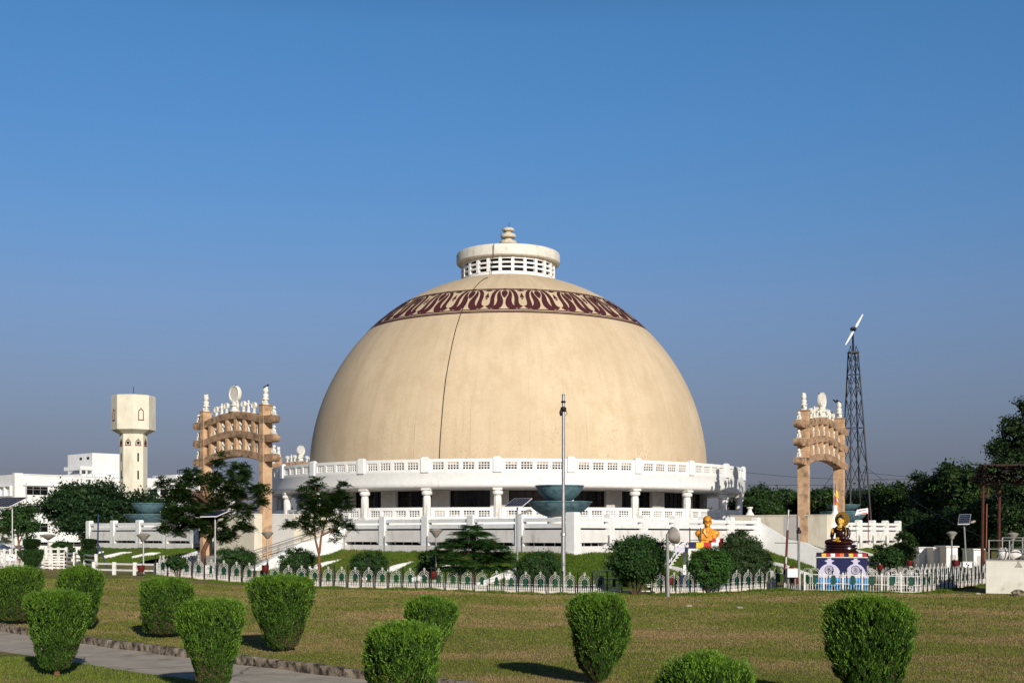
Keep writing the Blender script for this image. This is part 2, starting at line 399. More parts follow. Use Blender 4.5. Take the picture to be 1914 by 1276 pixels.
# longer, greener fringe along the foot of the fence
def fringe(N):
    x = -22+RNG.random(N)*58; yf = np.interp(x, [-22, -11, 0, 10, 17, 23, 31], [79.5, 76.6, 74.7, 74.4, 77.3, 74.3, 86.5])
    y = yf-.9+RNG.normal(0, .33, N); n = N
    z = ground(x, y); h = .10*(.4+RNG.random(n))*(0.6+.7*np.sin(x*1.7)**2+.5*np.sin(x*.61+2)**2); w = .02*(.6+RNG.random(n))
    a = RNG.random(n)*2*np.pi; dx, dy = np.cos(a), np.sin(a); le = (RNG.random(n)-.5)*h
    V = np.empty((n, 3, 3)); V[:, 0] = np.stack([x-dx*w, y-dy*w, z-.01], -1); V[:, 1] = np.stack([x+dx*w, y+dy*w, z-.01], -1); V[:, 2] = np.stack([x+le, y+le*.3, z+h], -1)
    return stuff(np_mesh("weeds", V.reshape(-1, 3), np.arange(n*3).reshape(-1, 3), BANKG, nv=3), "longer green weeds along the foot of the white fence", "weeds")
fringe(26000)
# small litter and dry leaves on the lawn (uncountable specks)
mb = MB(); rr = random.Random(9)
for i in range(230):
    y = 30*(73/30)**rr.random(); x = rr.uniform(-.4, .4)*y
    if x+y < PATH_FAR+.4: continue
    z = float(gz_path(np.float64(x), np.float64(y)))+.03; s = rr.uniform(.02, .05)*(y/35); a = rr.uniform(0, 6)
    mb.add([(x+s*math.cos(a+k*1.57+rr.uniform(-.3,.3)), y+s*math.sin(a+k*1.57), z+rr.uniform(0, .03)) for k in range(4)], [(0,1,2,3)])
stuff(mb.build("dry_leaf_litter", mat("dry_leaf", (.45,.38,.27), (.30,.22,.13), 6), fix=False), "pale dry leaves and scraps scattered over the lawn", "leaf litter")

# ================================================================ TERRACE
K = Vector((4.1, 88, 0)); D1 = Vector((-.729, .685, 0)).normalized(); D2 = Vector((.619, .785, 0)).normalized()
N1 = Vector((-D1.y, D1.x, 0)); N1 = N1 if N1.y < 0 else -N1
N2 = Vector((D2.y, -D2.x, 0)); N2 = N2 if N2.y < 0 else -N2
ZB, ZP, ZG, ZM, ZT = 2.1, 2.56, 2.80, 3.68, 4.50      # plinth foot, plinth top, opening top, big band top, rail top
def frame(side):  # matrix: local x along wall (from near corner), local y inwards
    D, N = (D1, N1) if side == 1 else (D2, N2)
    return Matrix(((D.x, -N.x, 0, K.x), (D.y, -N.y, 0, K.y), (0, 0, 1, 0), (0, 0, 0, 1)))
def wl(side, s, o, z):
    D, N = (D1, N1) if side == 1 else (D2, N2); p = K+D*s+N*o; return Vector((p.x, p.y, z))
terr = thing("terrace_wall", "long white railed terrace wall with slotted openings round the foot of the dome", "terrace wall", (K.x, K.y, ZB))
def wall_run(side, posts, corner=False):
    M = frame(side)
    a, b = posts[0], posts[-1]
    mb = MB(); e = .02
    mb.box(a-.1, b+.1, -.28, .9, ZB-1.2, ZP, M)                        # plinth
    mb.box(a-.05, b+.05, -.16, .12, ZG, ZM, M)                          # big band
    mb.box(a, b, .72, .9, ZP, ZM-.1, M)                                 # back of the opening
    mb.build("plinth_wall", WHITE_LOW, terr, world=True)
    mb = MB()
    mb.box(a, b, -.10, .16, 3.80, 4.10, M)
    mb.box(a, b, -.14, .20, 4.24, ZT, M)
    mb.build("rail", WHITE, terr, world=True)
    mb = MB(); mb.box(a, b, .60, .70, ZP, 3.70, M); mb.box(a, b, .13, .17, 3.60, 3.805, M); mb.build("painted_gap_shade", INTERIOR, terr, world=True)  # dark strips paint the shade inside the slot and the lower opening
    for i, s in enumerate(posts):
        w = .32 if not (corner and i == 0) else .42
        if corner and i == 0: continue
        mb = MB(); mb.box(s-w, s+w, -.24, .26, ZG-.02, ZT+.20, M); 
        # splayed foot under the band
        mb.prism([(s-w, ZG-.02), (s+w, ZG-.02), (s+w+.0, ZP-.02), (s-w-.0, ZP-.02)], -.24, .6, M)
        mb.prism([(s+w, ZG), (s+w+.55, ZG), (s+w, ZP)], -.10, .6, M)
        mb.box(s-w+.03, s+w-.03, -.21, .23, ZT+.20, ZT+.26, M)
        mb.build("post", WHITE, terr, world=True)
        mb = MB(); q = s-w-.12
        mb.tube([wl(side, q, .30, 2.0), wl(side, q, .30, 3.20)], .045, 6)
        mb.tube([wl(side, q, .30, 3.20), wl(side, q, .22, 3.32)], .045, 6)
        mb.build("downpipe", METAL, terr, world=True)
    for i in range(len(posts)-1):
        # thin bars seen inside the opening
        mb = MB()
        for k in range(1, 5):
            s = posts[i]+(posts[i+1]-posts[i])*k/5; mb.box(s-.03, s+.03, .3, .36, ZP, ZG, M)
        mb.build("opening_bars", WHITE_LOW, terr, world=True)
wall_run(1, [0, 4.8, 9.6, 14.4, 19.2, 24.0], True)
wall_run(2, [0, 4.33, 8.66, 13.0, 17.3, 21.6, 26.0], True)
wall_run(1, [45.2, 49.8, 54.5, 59.2, 63.9])
wall_run(2, [43.4, 46.6, 49.8, 53.0, 56.2])
mb = MB(); ca = math.atan2(N1.y+N2.y, N1.x+N2.x)
Mc = Matrix.Translation((K.x, K.y, 0)) @ Matrix.Rotation(ca+math.pi/4-.0, 4, 'Z')
mb.box(-.42, .42, -.42, .42, ZB-1.2, ZB+.05, Mc); mb.box(-.36, .36, -.36, .36, ZB+.05, 4.80, Mc); mb.box(-.33, .33, -.33, .33, 4.80, 4.86, Mc)
mb.build("corner_post", WHITE, terr, world=True)
# terrace floor with the two stair notches
E1 = wl(1, 64.1, 0, 0); E2 = wl(2, 56.4, 0, 0)
SH = (-6.0, 6.0)     # stair runs from 6 m inside the wall line to 6 m outside it
inn = .5
floor = [wl(1, 0, -inn-.2, 3.74)]
poly = [K+(-N1-N2)*.4]
for s, o in ((26, -.5), (26, -6), (43.4, -6), (43.4, -.5), (56.3, -.5)): poly.append(wl(2, s, o, 0))
poly += [Vector((52, 200, 0)), Vector((-45, 200, 0))]
for s, o in ((64.0, -.5), (45.2, -.5), (45.2, -6), (24, -6), (24, -.5)): poly.append(wl(1, s, o, 0))
tri = tessellate_polygon([[Vector((p.x, p.y, 0)) for p in poly]])
mb = MB(); mb.add([(p.x, p.y, 3.74) for p in poly], [tuple(t) for t in tri]); struct(mb.build("terrace_paving", STEPM))
# terrace end walls running back
mb = MB()
mb.bar((E1.x, E1.y, 3.0), (E1.x+14, E1.y+40, 3.0), .4, 3.0); mb.bar((E2.x, E2.y, 3.0), (E2.x-6, E2.y+40, 3.0), .4, 3.0)
mb.build("end_wall", WHITE_LOW, terr, world=True)

# ---- grass bank round the terrace
def bank_h(o, x, y):
    g = float(ground(x, y)); t = min(max(o/8.2, 0), 1); return g-.10+(ZB+.06-g+.10)*(1-t)**1.0*(1+.25*t*(1-t))
def bank_piece(path):  # list of (base point, normal)
    os_ = [0, .5, 1.2, 2, 3, 4, 5, 6, 7, 8.2]; V = []; Fc = []
    for (p, nn) in path:
        for o in os_:
            q = p+nn*(o-.15); jit = .05*math.sin(q.x*1.9+q.y*1.1)+.04*math.sin(q.x*4.1-q.y*2.3)
            V.append((q.x, q.y, bank_h(o, q.x, q.y)+jit*(o > 0)))
    m = len(os_)
    for i in range(len(path)-1):
        for j in range(m-1): Fc.append((i*m+j, (i+1)*m+j, (i+1)*m+j+1, i*m+j+1))
    return V, Fc
bankp = []
p1 = [(wl(1, s, 0, 0), N1) for s in np.linspace(24.6, .3, 60)]
fan = []
for k in range(9):
    nn = (N1*(1-k/8)+N2*(k/8)).normalized(); fan.append((Vector((K.x, K.y, 0)), nn))
p2 = [(wl(2, s, 0, 0), N2) for s in np.linspace(.3, 26.6, 60)]
mb = MB()
for pth in (p1+fan+p2, [(wl(1, s, 0, 0), N1) for s in np.linspace(66, 43, 50)], [(wl(2, s, 0, 0), N2) for s in np.linspace(42.5, 60, 40)],
            [(E1+Vector((14,40,0))*t, Vector((-.95,.3,0))) for t in np.linspace(1, 0, 20)]+[(E1, (Vector((-.95,.3,0))*(1-k/6)+N1*(k/6)).normalized()) for k in range(7)]):
    V, Fc = bank_piece(pth); mb.add(V, Fc)
# outer right end of the bank
V, Fc = bank_piece([(E2, (N2*(1-k/6)+Vector((.98,.15,0))*(k/6)).normalized()) for k in range(7)]+[(E2+Vector((-6,40,0))*t, Vector((.98,.15,0))) for t in np.linspace(0, 1, 20)])
mb.add(V, Fc)
bank = struct(mb.build("grass_bank", BANKG, smooth=True, angle=80))
# blades on the bank
def bank_blades(N):
    me = bank.data; vs = np.array([v.co[:] for v in me.vertices]); fs = np.array([p.vertices[:] for p in me.polygons if len(p.vertices) == 4])
    A = vs[fs]; area = np.linalg.norm(np.cross(A[:, 2]-A[:, 0], A[:, 3]-A[:, 1]), axis=1)*(A[:, :, 1].mean(1) < 120)
    idx = RNG.choice(len(fs), N, p=area/area.sum()); u = RNG.random((N, 1)); v = RNG.random((N, 1)); Q = A[idx]
    p = Q[:, 0]*(1-u)*(1-v)+Q[:, 1]*u*(1-v)+Q[:, 2]*u*v+Q[:, 3]*(1-u)*v
    h = .13*(.4+RNG.random(N)); w = .03*(.6+RNG.random(N)); a = RNG.random(N)*6.283; le = (RNG.random(N)-.5)*h
    V = np.empty((N, 3, 3)); V[:, 0] = p+np.stack([-np.cos(a)*w, -np.sin(a)*w, 0*w-.02], -1); V[:, 1] = p+np.stack([np.cos(a)*w, np.sin(a)*w, 0*w-.02], -1)
    V[:, 2] = p+np.stack([le, le*.5, h], -1)
    stuff(np_mesh("bank_grass_blades", V.reshape(-1, 3), np.arange(N*3).reshape(-1, 3), BANKG, nv=3), "lush green grass covering the sloping bank below the terrace", "grass")
bank_blades(120000)

# ---- drain channels on the bank
def chute(side, s, where, o0=3.4, o1=8.0, skew=1.0):
    if side == 1 and s > 40: o0, o1 = 3.0, 5.6
    c = thing("drain_channel", f"white drain channel on the grass bank, {where}", "drain channel", wl(side, s, o0, 1.0), group="white drain channels on the grass bank")
    mb = MB(); n = 8
    for q in (-.15, .15):
        vs = []
        for k in range(n+1):
            o = o0+(o1-o0)*k/n; p = wl(side, s+q-(k/n)*.0, o, 0); z = bank_h(o, p.x, p.y)
            top = z+.04+.20*min(1, k/2.5)
            for d in (-.05, .05):
                pp = wl(side, s+q+d, o, 0); vs.append((pp.x, pp.y, z-.2)); vs.append((pp.x, pp.y, top))
        fs = []
        for k in range(n):
            b = k*4; fs += [(b, b+1, b+5, b+4), (b+2, b+6, b+7, b+3), (b+1, b+3, b+7, b+5)]
        fs += [(0, 2, 3, 1), (n*4, n*4+1, n*4+3, n*4+2)]
        mb.add(vs, fs)
    mb.build("side_wall", WHITE, c, world=True)
    mb = MB()
    for k in range(n*2):
        o = o0+(o1-o0)*(k+.5)/(n*2); p = wl(side, s, o, 0); z = bank_h(o, p.x, p.y)
        M = frame(side); mb.box(s-.1, s+.1, -o-.15, -o+.15, z-.2, z+.10, M)
    mb.build("step", WHITE_LOW, c, world=True)
chute(1, 1.0, "just left of the mast")
chute(1, 7.4, "behind the layered leafy tree")
chute(1, 12.2, "left of the layered leafy tree")
chute(1, 20.3, "behind the two-stemmed young tree")
chute(1, 46.2, "right of the left lamp post")
chute(1, 51.0, "between lamp post and blue pole")
chute(1, 56.0, "left of the blue pole")
chute(2, 5.6, "below the railed ramp")
chute(2, 20.8, "left of the leaning red pole")

# ================================================================ STAIRS
def stairs(side, s0, s1, s2, s3, word):
    """s0 near parapet, s1-s2 central block behind the gate, s3 far parapet"""
    M = frame(side); L = "left" if side == 1 else "right"
    st = thing("stairway", f"white walled stairway climbing the bank through the {L} stone gateway", "stairway", wl(side, (s1+s2)/2, 0, 1.5))
    ztop, zbot = 3.74, .55
    n = 20
    for xa, xb in ((s0+.2, s1-.003), (s2+.003, s3-.2)):
        prof = [(-6, .0), (-6, ztop)]
        for k in range(n):
            o0 = -6+12*k/n; z = ztop-(ztop-zbot)*(k+1)/n; prof += [(o0, z), (o0+12/n, z)]
        prof += [(6, .0)]; prof[1] = (-6, prof[2][1]); del prof[2]
        mb = MB(); mb.prism(prof, xa, xb, M @ Matrix(((0,1,0,0),(-1,0,0,0),(0,0,1,0),(0,0,0,1)))); mb.build("steps", STEPM, st, world=True)
    for s in (s0, s3):
        prof = [(-6.5, 4.45), (0.0, 4.45), (2.6, 3.0), (4.2, 2.72), (9.2, .55), (9.2, -.6), (-6.5, -.6)] if s == s0 else [(-6.5, 3.74), (-.5, 3.74), (0, 2.3), (2, 1.8), (6.5, .5), (6.5, -.6), (-6.5, -.6)]
        mb = MB()
        # profile in (o, z); extruded over s
        Mp = M @ Matrix(((0,1,0,0),(-1,0,0,0),(0,0,1,0),(0,0,0,1)))
        mb.prism(prof, s-.24, s+.24, Mp)
        mb.build("parapet", WHITE, st, world=True)
    # central block
    mb = MB(); mb.box(s1, s2, -3.4, 5.8, -.3, 5.0, M); mb.build("block_wall", CREAM, st, world=True)
    mb = MB(); mb.box(s1-.05, s2+.05, -3.45, 5.85, 5.0, 5.08, M); mb.build("coping", CREAM, st, world=True)
    # gate pillar's shadow, painted as a grey panel on the block's near side
    mb = MB(); mb.box(s1-.012, s1, -1.6, .6, 1.2, 5.0, M); mb.build("pillar_shadow_panel", SHADEWALL, st, world=True)
    # steps in front of the block, under the gate
    mb = MB()
    for k in range(8):
        mb.box(s1+.3, s2+3, -3.42-.45*(k+1), -3.42-.45*k, -.3, 1.75-.17*(k+1), M)
    mb.build("gate_steps", STEPM, st, world=True)
    # handrails along the flight
    for q, o0 in ((s1-.6, 6.2), (s1-1.6, 6.2)):
        mb = MB(); p0 = wl(side, q, -6, ztop+.9); p1 = wl(side, q, o0, zbot+.9); mb.tube([p0, p1], .04, 6)
        mb.tube([p0+Vector((0,0,-.35)), p1+Vector((0,0,-.35))], .03, 6)
        for k in range(6):
            t = k/5; p = p0.lerp(p1, t); mb.tube([p, p-Vector((0, 0, .95))], .03, 6)
        mb.build("handrail", METAL, st, world=True)
    # urn pedestals on the inner end of the parapet
    p = wl(side, s1+.6, -4.2, 0)
    mb = MB(); mb.lathe([(.40, 5.08), (.36, 5.18), (.20, 5.40), (.15, 5.60), (.27, 5.72), (.27, 5.82), (0, 5.82)], 12, (p.x, p.y, 0)); mb.build("urn", WHITE_LOW, st, world=True, smooth=True)
stairs(1, 24.3, 31.3, 37.0, 42.4, "left")
stairs(2, 26.4, 32.2, 36.2, 43.2, "right")
# ================================================================ STUPA
CXs, CYs = -.41, 142.0
RG = 25.3; RD = 21.3; ZC = 9.93; ANG0 = -2.0
st = thing("stupa", "huge cream hemispherical dome with maroon lotus band above a white pillared gallery", "stupa", (CXs, CYs, 0))
def dome_mat():
    m = bpy.data.materials.new("dome_render"); m.use_nodes = True; nt = m.node_tree; b = nt.nodes["Principled BSDF"]
    b.inputs['Roughness'].default_value = .8; b.inputs['Specular IOR Level'].default_value = .25
    co = nt.nodes.new("ShaderNodeTexCoord"); sep = nt.nodes.new("ShaderNodeSeparateXYZ"); nt.links.new(co.outputs['Object'], sep.inputs[0])
    def M(op, a, b2=None):
        n = nt.nodes.new("ShaderNodeMath"); n.operation = op
        for i, q in enumerate((a, b2)):
            if q is None: continue
            if isinstance(q, (int, float)): n.inputs[i].default_value = q
            else: nt.links.new(q, n.inputs[i])
        return n.outputs[0]
    ang = M('ARCTAN2', sep.outputs[0], M('MULTIPLY', sep.outputs[1], -1))
    cyl = nt.nodes.new("ShaderNodeCombineXYZ"); nt.links.new(M('MULTIPLY', ang, 21), cyl.inputs[0]); nt.links.new(sep.outputs[2], cyl.inputs[1])
    def noise(sc, st, det=6, src=None, rg=.6):
        mp = nt.nodes.new("ShaderNodeMapping"); mp.inputs['Scale'].default_value = st; nt.links.new(src or cyl.outputs[0], mp.inputs[0])
        n = nt.nodes.new("ShaderNodeTexNoise"); n.inputs['Scale'].default_value = sc; n.inputs['Detail'].default_value = det; n.inputs['Roughness'].default_value = rg
        nt.links.new(mp.outputs[0], n.inputs[0]); return n.outputs[0]
    def mr(f, lo, hi, a=0., c=1.):
        r = nt.nodes.new("ShaderNodeMapRange"); r.inputs[1].default_value = lo; r.inputs[2].default_value = hi; r.inputs[3].default_value = a; r.inputs[4].default_value = c
        nt.links.new(f, r.inputs[0]); return r.outputs[0]
    def mix(f, a, c, bt='MIX'):
        x = nt.nodes.new("ShaderNodeMix"); x.data_type = 'RGBA'; x.blend_type = bt; nt.links.new(f, x.inputs[0])
        for k, q in ((6, a), (7, c)):
            if isinstance(q, tuple): x.inputs[k].default_value = (*q, 1)
            else: nt.links.new(q, x.inputs[k])
        return x.outputs[2]
    base = mix(mr(noise(.11, (1, 1, 1)), .35, .65), (.665,.530,.365), (.56,.435,.290))
    base = mix(mr(noise(1.0, (1, .06, 1)), .48, .72, 0, .55), base, (.50,.39,.25))       # vertical weathering streaks
    base = mix(mr(noise(2.6, (1, .10, 1), 8), .55, .8, 0, .5), base, (.44,.34,.21))
    base = mix(mr(noise(9, (1, .7, 1), 5, rg=.75), .45, .70, 0, .42), base, (.42,.32,.20))       # speckle
    base = mix(mr(noise(.45, (1, .8, 1), 9, rg=.72), .47, .64, 0, .6), base, (.50,.375,.235))     # blotches
    base = mix(mr(noise(1.6, (.5, 1, 1), 9, rg=.78), .55, .70, 0, .35), base, (.70,.56,.38))      # paler repairs
    # seams between the 24 segments, only partly visible
    seam = M('ABSOLUTE', M('SUBTRACT', M('FRACT', M('ADD', M('MULTIPLY', ang, 24/6.28318), .13)), .5))
    sm = M('MULTIPLY', mr(seam, .0, .006, 1, 0), mr(noise(.5, (1, .5, 1)), .46, .60, 0, .75))
    sm = M('MULTIPLY', sm, mr(sep.outputs[2], 13, 20, 1, 0))
    base = mix(sm, base, (.16,.11,.07))
    # black spots near the foot of the dome
    low = M('MULTIPLY', mr(sep.outputs[2], 10, 15.5, 1, 0), mr(noise(.35, (1, .7, 1)), .47, .62))
    sp = M('MULTIPLY', low, mr(noise(5.5, (1, .6, 1), 5), .56, .66, 0, .8)); base = mix(sp, base, (.17,.12,.07))
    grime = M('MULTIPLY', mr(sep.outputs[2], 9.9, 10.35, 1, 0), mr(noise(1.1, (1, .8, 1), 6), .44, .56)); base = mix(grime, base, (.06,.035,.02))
    nt.links.new(base, b.inputs['Base Color'])
    bp = nt.nodes.new("ShaderNodeBump"); bp.inputs['Strength'].default_value = .25; bp.inputs['Distance'].default_value = .04
    nt.links.new(noise(6, (1, 1, 1), 6, co.outputs['Object']), bp.inputs['Height']); nt.links.new(bp.outputs[0], b.inputs['Normal'])
    return m
DOME = dome_mat()
mb = MB(); prof = [(RD, 8.3)]+[(RD*math.cos(R_(a)), ZC+RD*math.sin(R_(a))) for a in np.linspace(0, 78, 60)]+[(0, ZC+RD*.985)]
mb.lathe(prof, 192)
dome = mb.build("dome", DOME, st, smooth=True, angle=60)
def onsph(lon, lat, off=.03):   # degrees; lon 0 faces the camera
    r = RD+off; a = R_(lon); e = R_(lat)
    return Vector((r*math.cos(e)*math.sin(a), -r*math.cos(e)*math.cos(a), ZC+r*math.sin(e)))
# lotus band, painted relief
LA0, LA1 = 45.4, 56.9
def uv(c, u, v, off): return onsph(ANG0+.6+(c+u)*15, LA0+(LA1-LA0)*v, off)
def strip(mb, c, left, right, off=.035, mir=1):
    def res(pl, n=14):
        pl = [Vector((p[0], p[1], 0)) for p in pl]; d = [0]
        for i in range(1, len(pl)): d.append(d[-1]+(pl[i]-pl[i-1]).length)
        out = []
        for k in range(n+1):
            t = d[-1]*k/n; i = 1
            while i < len(d)-1 and d[i] < t: i += 1
            f = (t-d[i-1])/max(d[i]-d[i-1], 1e-9); out.append(pl[i-1].lerp(pl[i], f))
        return out
    a, b = res(left), res(right); n = len(a); vs = []
    for p, q in zip(a, b): vs += [uv(c, mir*p.x, p.y, off), uv(c, mir*q.x, q.y, off)]
    mb.add(vs, [(2*i, 2*i+1, 2*i+3, 2*i+2) for i in range(n-1)])
petal1 = ([(.128,.91),(.128,.80),(.112,.68),(.065,.555),(.035,.42),(.030,.27),(.07,.12),(.15,.05),(.26,.05),(.32,.08),(.36,.15)],
          [(.128,.91),(.19,.84),(.218,.72),(.215,.58),(.198,.46),(.20,.34),(.22,.26),(.25,.20),(.29,.175),(.325,.16),(.36,.15)])
petal2 = ([(.115,.955),(.20,.89),(.25,.79),(.275,.64),(.282,.50),(.272,.38),(.262,.25),(.285,.13),(.335,.06),(.40,.06),(.485,.17)],
          [(.115,.955),(.24,.945),(.33,.87),(.378,.73),(.398,.57),(.392,.45),(.385,.35),(.395,.27),(.415,.21),(.45,.185),(.485,.17)])
bud = [(.0,.53),(.03,.57),(.065,.64),(.090,.72),(.092,.80),(.075,.86),(.045,.895),(0,.905)]
mb = MB()
for c in range(24):
    for mir in (-1, 1):
        strip(mb, c, *petal1, mir=mir); strip(mb, c, *petal2, mir=mir)
        strip(mb, c, [(0, y) for x, y in bud], bud, mir=mir)
        strip(mb, c, [(.5, .78), (.5, .55)], [(.495, .78), (.438, .55)], mir=mir)
        strip(mb, c, [(.5, .52), (.5, .47)], [(.465, .52), (.475, .47)], mir=mir)
        strip(mb, c, [(.5, .97), (.5, .86)], [(.47, .96), (.46, .88)], mir=mir)
        strip(mb, c, [(.39, .905), (.48, .93)], [(.39, .89), (.48, .87)], mir=mir)
        strip(mb, c, [(0, .93), (0, 1.03)], [(.045, .93), (.045, 1.03)], mir=mir)
mb.build("lotus_band", MAROON, st, fix=False)
mb = MB()
for v, w in ((1.0, .016), (.945, .010), (.035, .016), (-.03, .013), (-.075, .016)):
    n = 192; vs = []
    for k in range(n):
        vs += [onsph(k*360/n, LA0+(LA1-LA0)*(v-w), .04), onsph(k*360/n, LA0+(LA1-LA0)*(v+w), .04)]
    mb.add(vs, [(2*k, 2*((k+1) % n), 2*((k+1) % n)+1, 2*k+1) for k in range(n)])
mb.build("border_line", MAROON, st, fix=False)

# cupola
ZL = 29.6
cup = MB().lathe([(5.02, ZL), (5.02, 30.95)], 96).lathe([(4.85, 30.95), (5.02, 30.95)], 96).lathe([(5.02, 32.25), (5.02, 32.7)], 96).lathe([(4.85, 32.25), (5.02, 32.25)], 96).build("cupola_base", WHITE, st, smooth=True)
cupg = MB().lathe([(4.72, 30.2), (4.72, 32.7)], 64).build("cupola_glazing", GLASS, st, smooth=True)
mb = MB()
for k in range(24):
    a = k*15+5.5; M = Matrix.Rotation(R_(a), 4, 'Z'); mb.box(-.16, .16, -5.09, -4.75, 30.9, 32.5, M)
for z in (31.38, 31.86):
    mb.lathe([(4.8, z-.09), (5.05, z-.09), (5.05, z+.09), (4.8, z+.09)], 96)
mb.build("window_grille", WHITE, st, smooth=True, angle=30)
ROOFW = mat("cupola_roof_paint", (.72,.69,.62), (.62,.57,.48), 1.5, .8, dirt=(.36,.29,.20), dscale=1.6, dpos=(.55,.8), dstretch=(1,1,.3))
mb = MB().lathe([(0, 34.7), (1.5, 34.5), (5.2, 33.78), (5.5, 33.66), (5.6, 33.45), (5.6, 32.62), (5.5, 32.52), (4.95, 32.5)], 96)
rf = mb.build("cupola_roof", ROOFW, st, smooth=True, angle=40)
FIN = mat("finial_stone", (.60,.53,.40), (.45,.38,.28), 4, .8)
mb = MB().lathe([(1.0, 34.3), (.62, 34.75), (.9, 34.8), (.95, 34.95), (.9, 35.1), (.45, 35.15), (.40, 35.45), (.80, 35.5), (.85, 35.65), (.8, 35.85), (.38, 35.9), (.35, 36.15), (.62, 36.2), (.66, 36.36), (.6, 36.5), (0, 36.55)], 24)
mb.build("finial", FIN, st, smooth=True, angle=50)
mb = MB().tube([(0.1, 0, 36.5), (0.1, 0, 37.2)], .03, 6).tube([(-.35, -.5, 36.3), (-.9, -.4, 34.5)], .035, 5).build("lightning_rod", DARKM, st)
# lightning cable down the roof and the dome
def ray_dome(px, py, off=.06):
    d = Vector(((px-CX)/F, 1, (HY-py)/F)); o = Vector((-CXs, -CYs, EYE-ZC)); a = d.dot(d); b = 2*o.dot(d); c = o.dot(o)-(RD+off)**2
    D = b*b-4*a*c
    if D < 0: return None
    t = (-b-math.sqrt(D))/(2*a); return o+d*t+Vector((0, 0, ZC))
pts = [Vector((-1.5, -5.62, 33.6)), Vector((-1.5, -5.66, 32.6)), Vector((-1.6, -5.12, 32.3)), Vector((-1.75, -5.12, 30.7)), Vector((-1.8, -5.2, 29.6))]
for q in ((911,518.5),(905,521),(896,528),(887,538),(878,551),(868,570),(860,590),(852,615),(846,640),(839,675),(833,710),(829,745),(826,780),(823,820),(821,858)):
    p = ray_dome(*q)
    if p: pts.append(p)
MB().tube(pts, .035, 5).build("lightning_cable", DARKM, st, smooth=True)

MB().lathe([(RD+.02, 8.8), (RD+.03, 9.88)], 192).build("dark_base_band", mat("grime_and_shade_black", (.018,.015,.013), (.05,.04,.03), 3, .9), st, smooth=True)  # dark band paints grime and the parapet's shade onto the dome foot
# gallery slab, fascia, inner drum
mb = MB().lathe([(RD-.3, 8.75), (RG-.25, 8.75), (RG-.25, 9.05), (RG+.06, 9.05), (RG+.06, 8.9), (RG+.03, 8.85), (RG+.03, 8.0), (RG, 7.80), (RG-.10, 7.64), (RG-.3, 7.56), (RG-.6, 7.54), (RD-.3, 7.54)], 192)
mb.build("gallery_fascia", WHITE, st, smooth=True, angle=50)
mb = MB().lathe([(RG-.9, 4.86), (RG-.15, 4.86), (RG-.15, 4.60), (RG+.05, 4.60), (RG+.05, 3.6)], 192).lathe([(RD-.5, 4.86), (RG-.9, 4.86)], 192)
mb.build("gallery_plinth", WHITE, st, smooth=True, angle=40)
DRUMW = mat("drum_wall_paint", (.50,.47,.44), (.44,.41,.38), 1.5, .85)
hw = 2.3
def arcbox(mb, r0, r1, a0, a1, z0, z1, n=6):
    vs = []; fs = []
    for k in range(n+1):
        a = R_(a0+(a1-a0)*k/n)
        for r, z in ((r0, z0), (r1, z0), (r1, z1), (r0, z1)): vs.append((r*math.sin(a), -r*math.cos(a), z))
    for k in range(n):
        b = k*4
        for j in range(4): fs.append((b+j, b+(j+1) % 4, b+4+(j+1) % 4, b+4+j))
    fs += [(0,1,2,3), (n*4, n*4+3, n*4+2, n*4+1)]
    return mb.add(vs, fs)
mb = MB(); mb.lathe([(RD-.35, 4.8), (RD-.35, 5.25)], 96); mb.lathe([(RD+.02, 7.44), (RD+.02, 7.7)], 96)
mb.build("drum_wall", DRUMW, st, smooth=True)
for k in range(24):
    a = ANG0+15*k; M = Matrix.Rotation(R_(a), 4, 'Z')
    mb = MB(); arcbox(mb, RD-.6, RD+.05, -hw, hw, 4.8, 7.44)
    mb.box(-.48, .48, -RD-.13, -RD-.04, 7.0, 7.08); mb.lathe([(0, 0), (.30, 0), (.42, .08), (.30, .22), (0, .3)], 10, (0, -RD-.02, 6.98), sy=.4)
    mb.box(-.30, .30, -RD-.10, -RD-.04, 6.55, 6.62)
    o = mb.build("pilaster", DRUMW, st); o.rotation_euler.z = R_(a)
    mb = MB().box(-.36, .36, -RD-.085, -RD-.05, 5.3, 6.4); q = mb.build("niche_panel", SHADEWALL, o)
    mb = MB(); arcbox(mb, RD-.5, RD-.45, hw-.1, 15-hw+.1, 4.8, 7.5)
    o = mb.build("window", GLASS, st); o.rotation_euler.z = R_(a)
    mb = MB()
    for j in range(6):
        t = hw+(15-2*hw)*j/5; arcbox(mb, RD-.45, RD-.38, t-.10, t+.10, 4.8, 7.44, 1)
    for z in (4.9, 5.9, 6.75): arcbox(mb, RD-.45, RD-.39, hw, 15-hw, z, z+.06, 4)
    mb.build("window_frame", BLACKP, o)

# columns, posts, parapet panels, balustrade panels
def column_mesh():
    mb = MB(); r = RG-.45; z1 = 7.55
    mb.box(-.42, .42, -r-.42, -r+.42, z1-.18, z1)
    mb.lathe([(.30, z1-.18), (.40, z1-.24), (.48, z1-.34), (.50, z1-.44), (.46, z1-.56), (.36, z1-.64), (.30, z1-.66)], 16, (0, -r, 0))
    mb.lathe([(.30, z1-.66), (.36, z1-.90), (.36, 4.87)], 8, (0, -r, 0), a0=R_(22.5), a1=R_(382.5))
    mb.box(-.45, .45, -r-.45, -r+.45, 4.62, 4.9)
    return mb
def post_mesh():
    mb = MB(); r = RG-.02; w = .36
    mb.box(-w, w, -r-.22, -r+.2, 8.95, 10.22)
    mb.add([(-w, -r-.22, 10.22), (w, -r-.22, 10.22), (w, -r+.2, 10.22), (-w, -r+.2, 10.22), (-w+.12, -r-.1, 10.35), (w-.12, -r-.1, 10.35), (w-.12, -r+.1, 10.35), (-w+.12, -r+.1, 10.35)],
           [(0,1,5,4),(1,2,6,5),(2,3,7,6),(3,0,4,7),(4,5,6,7)])
    return mb
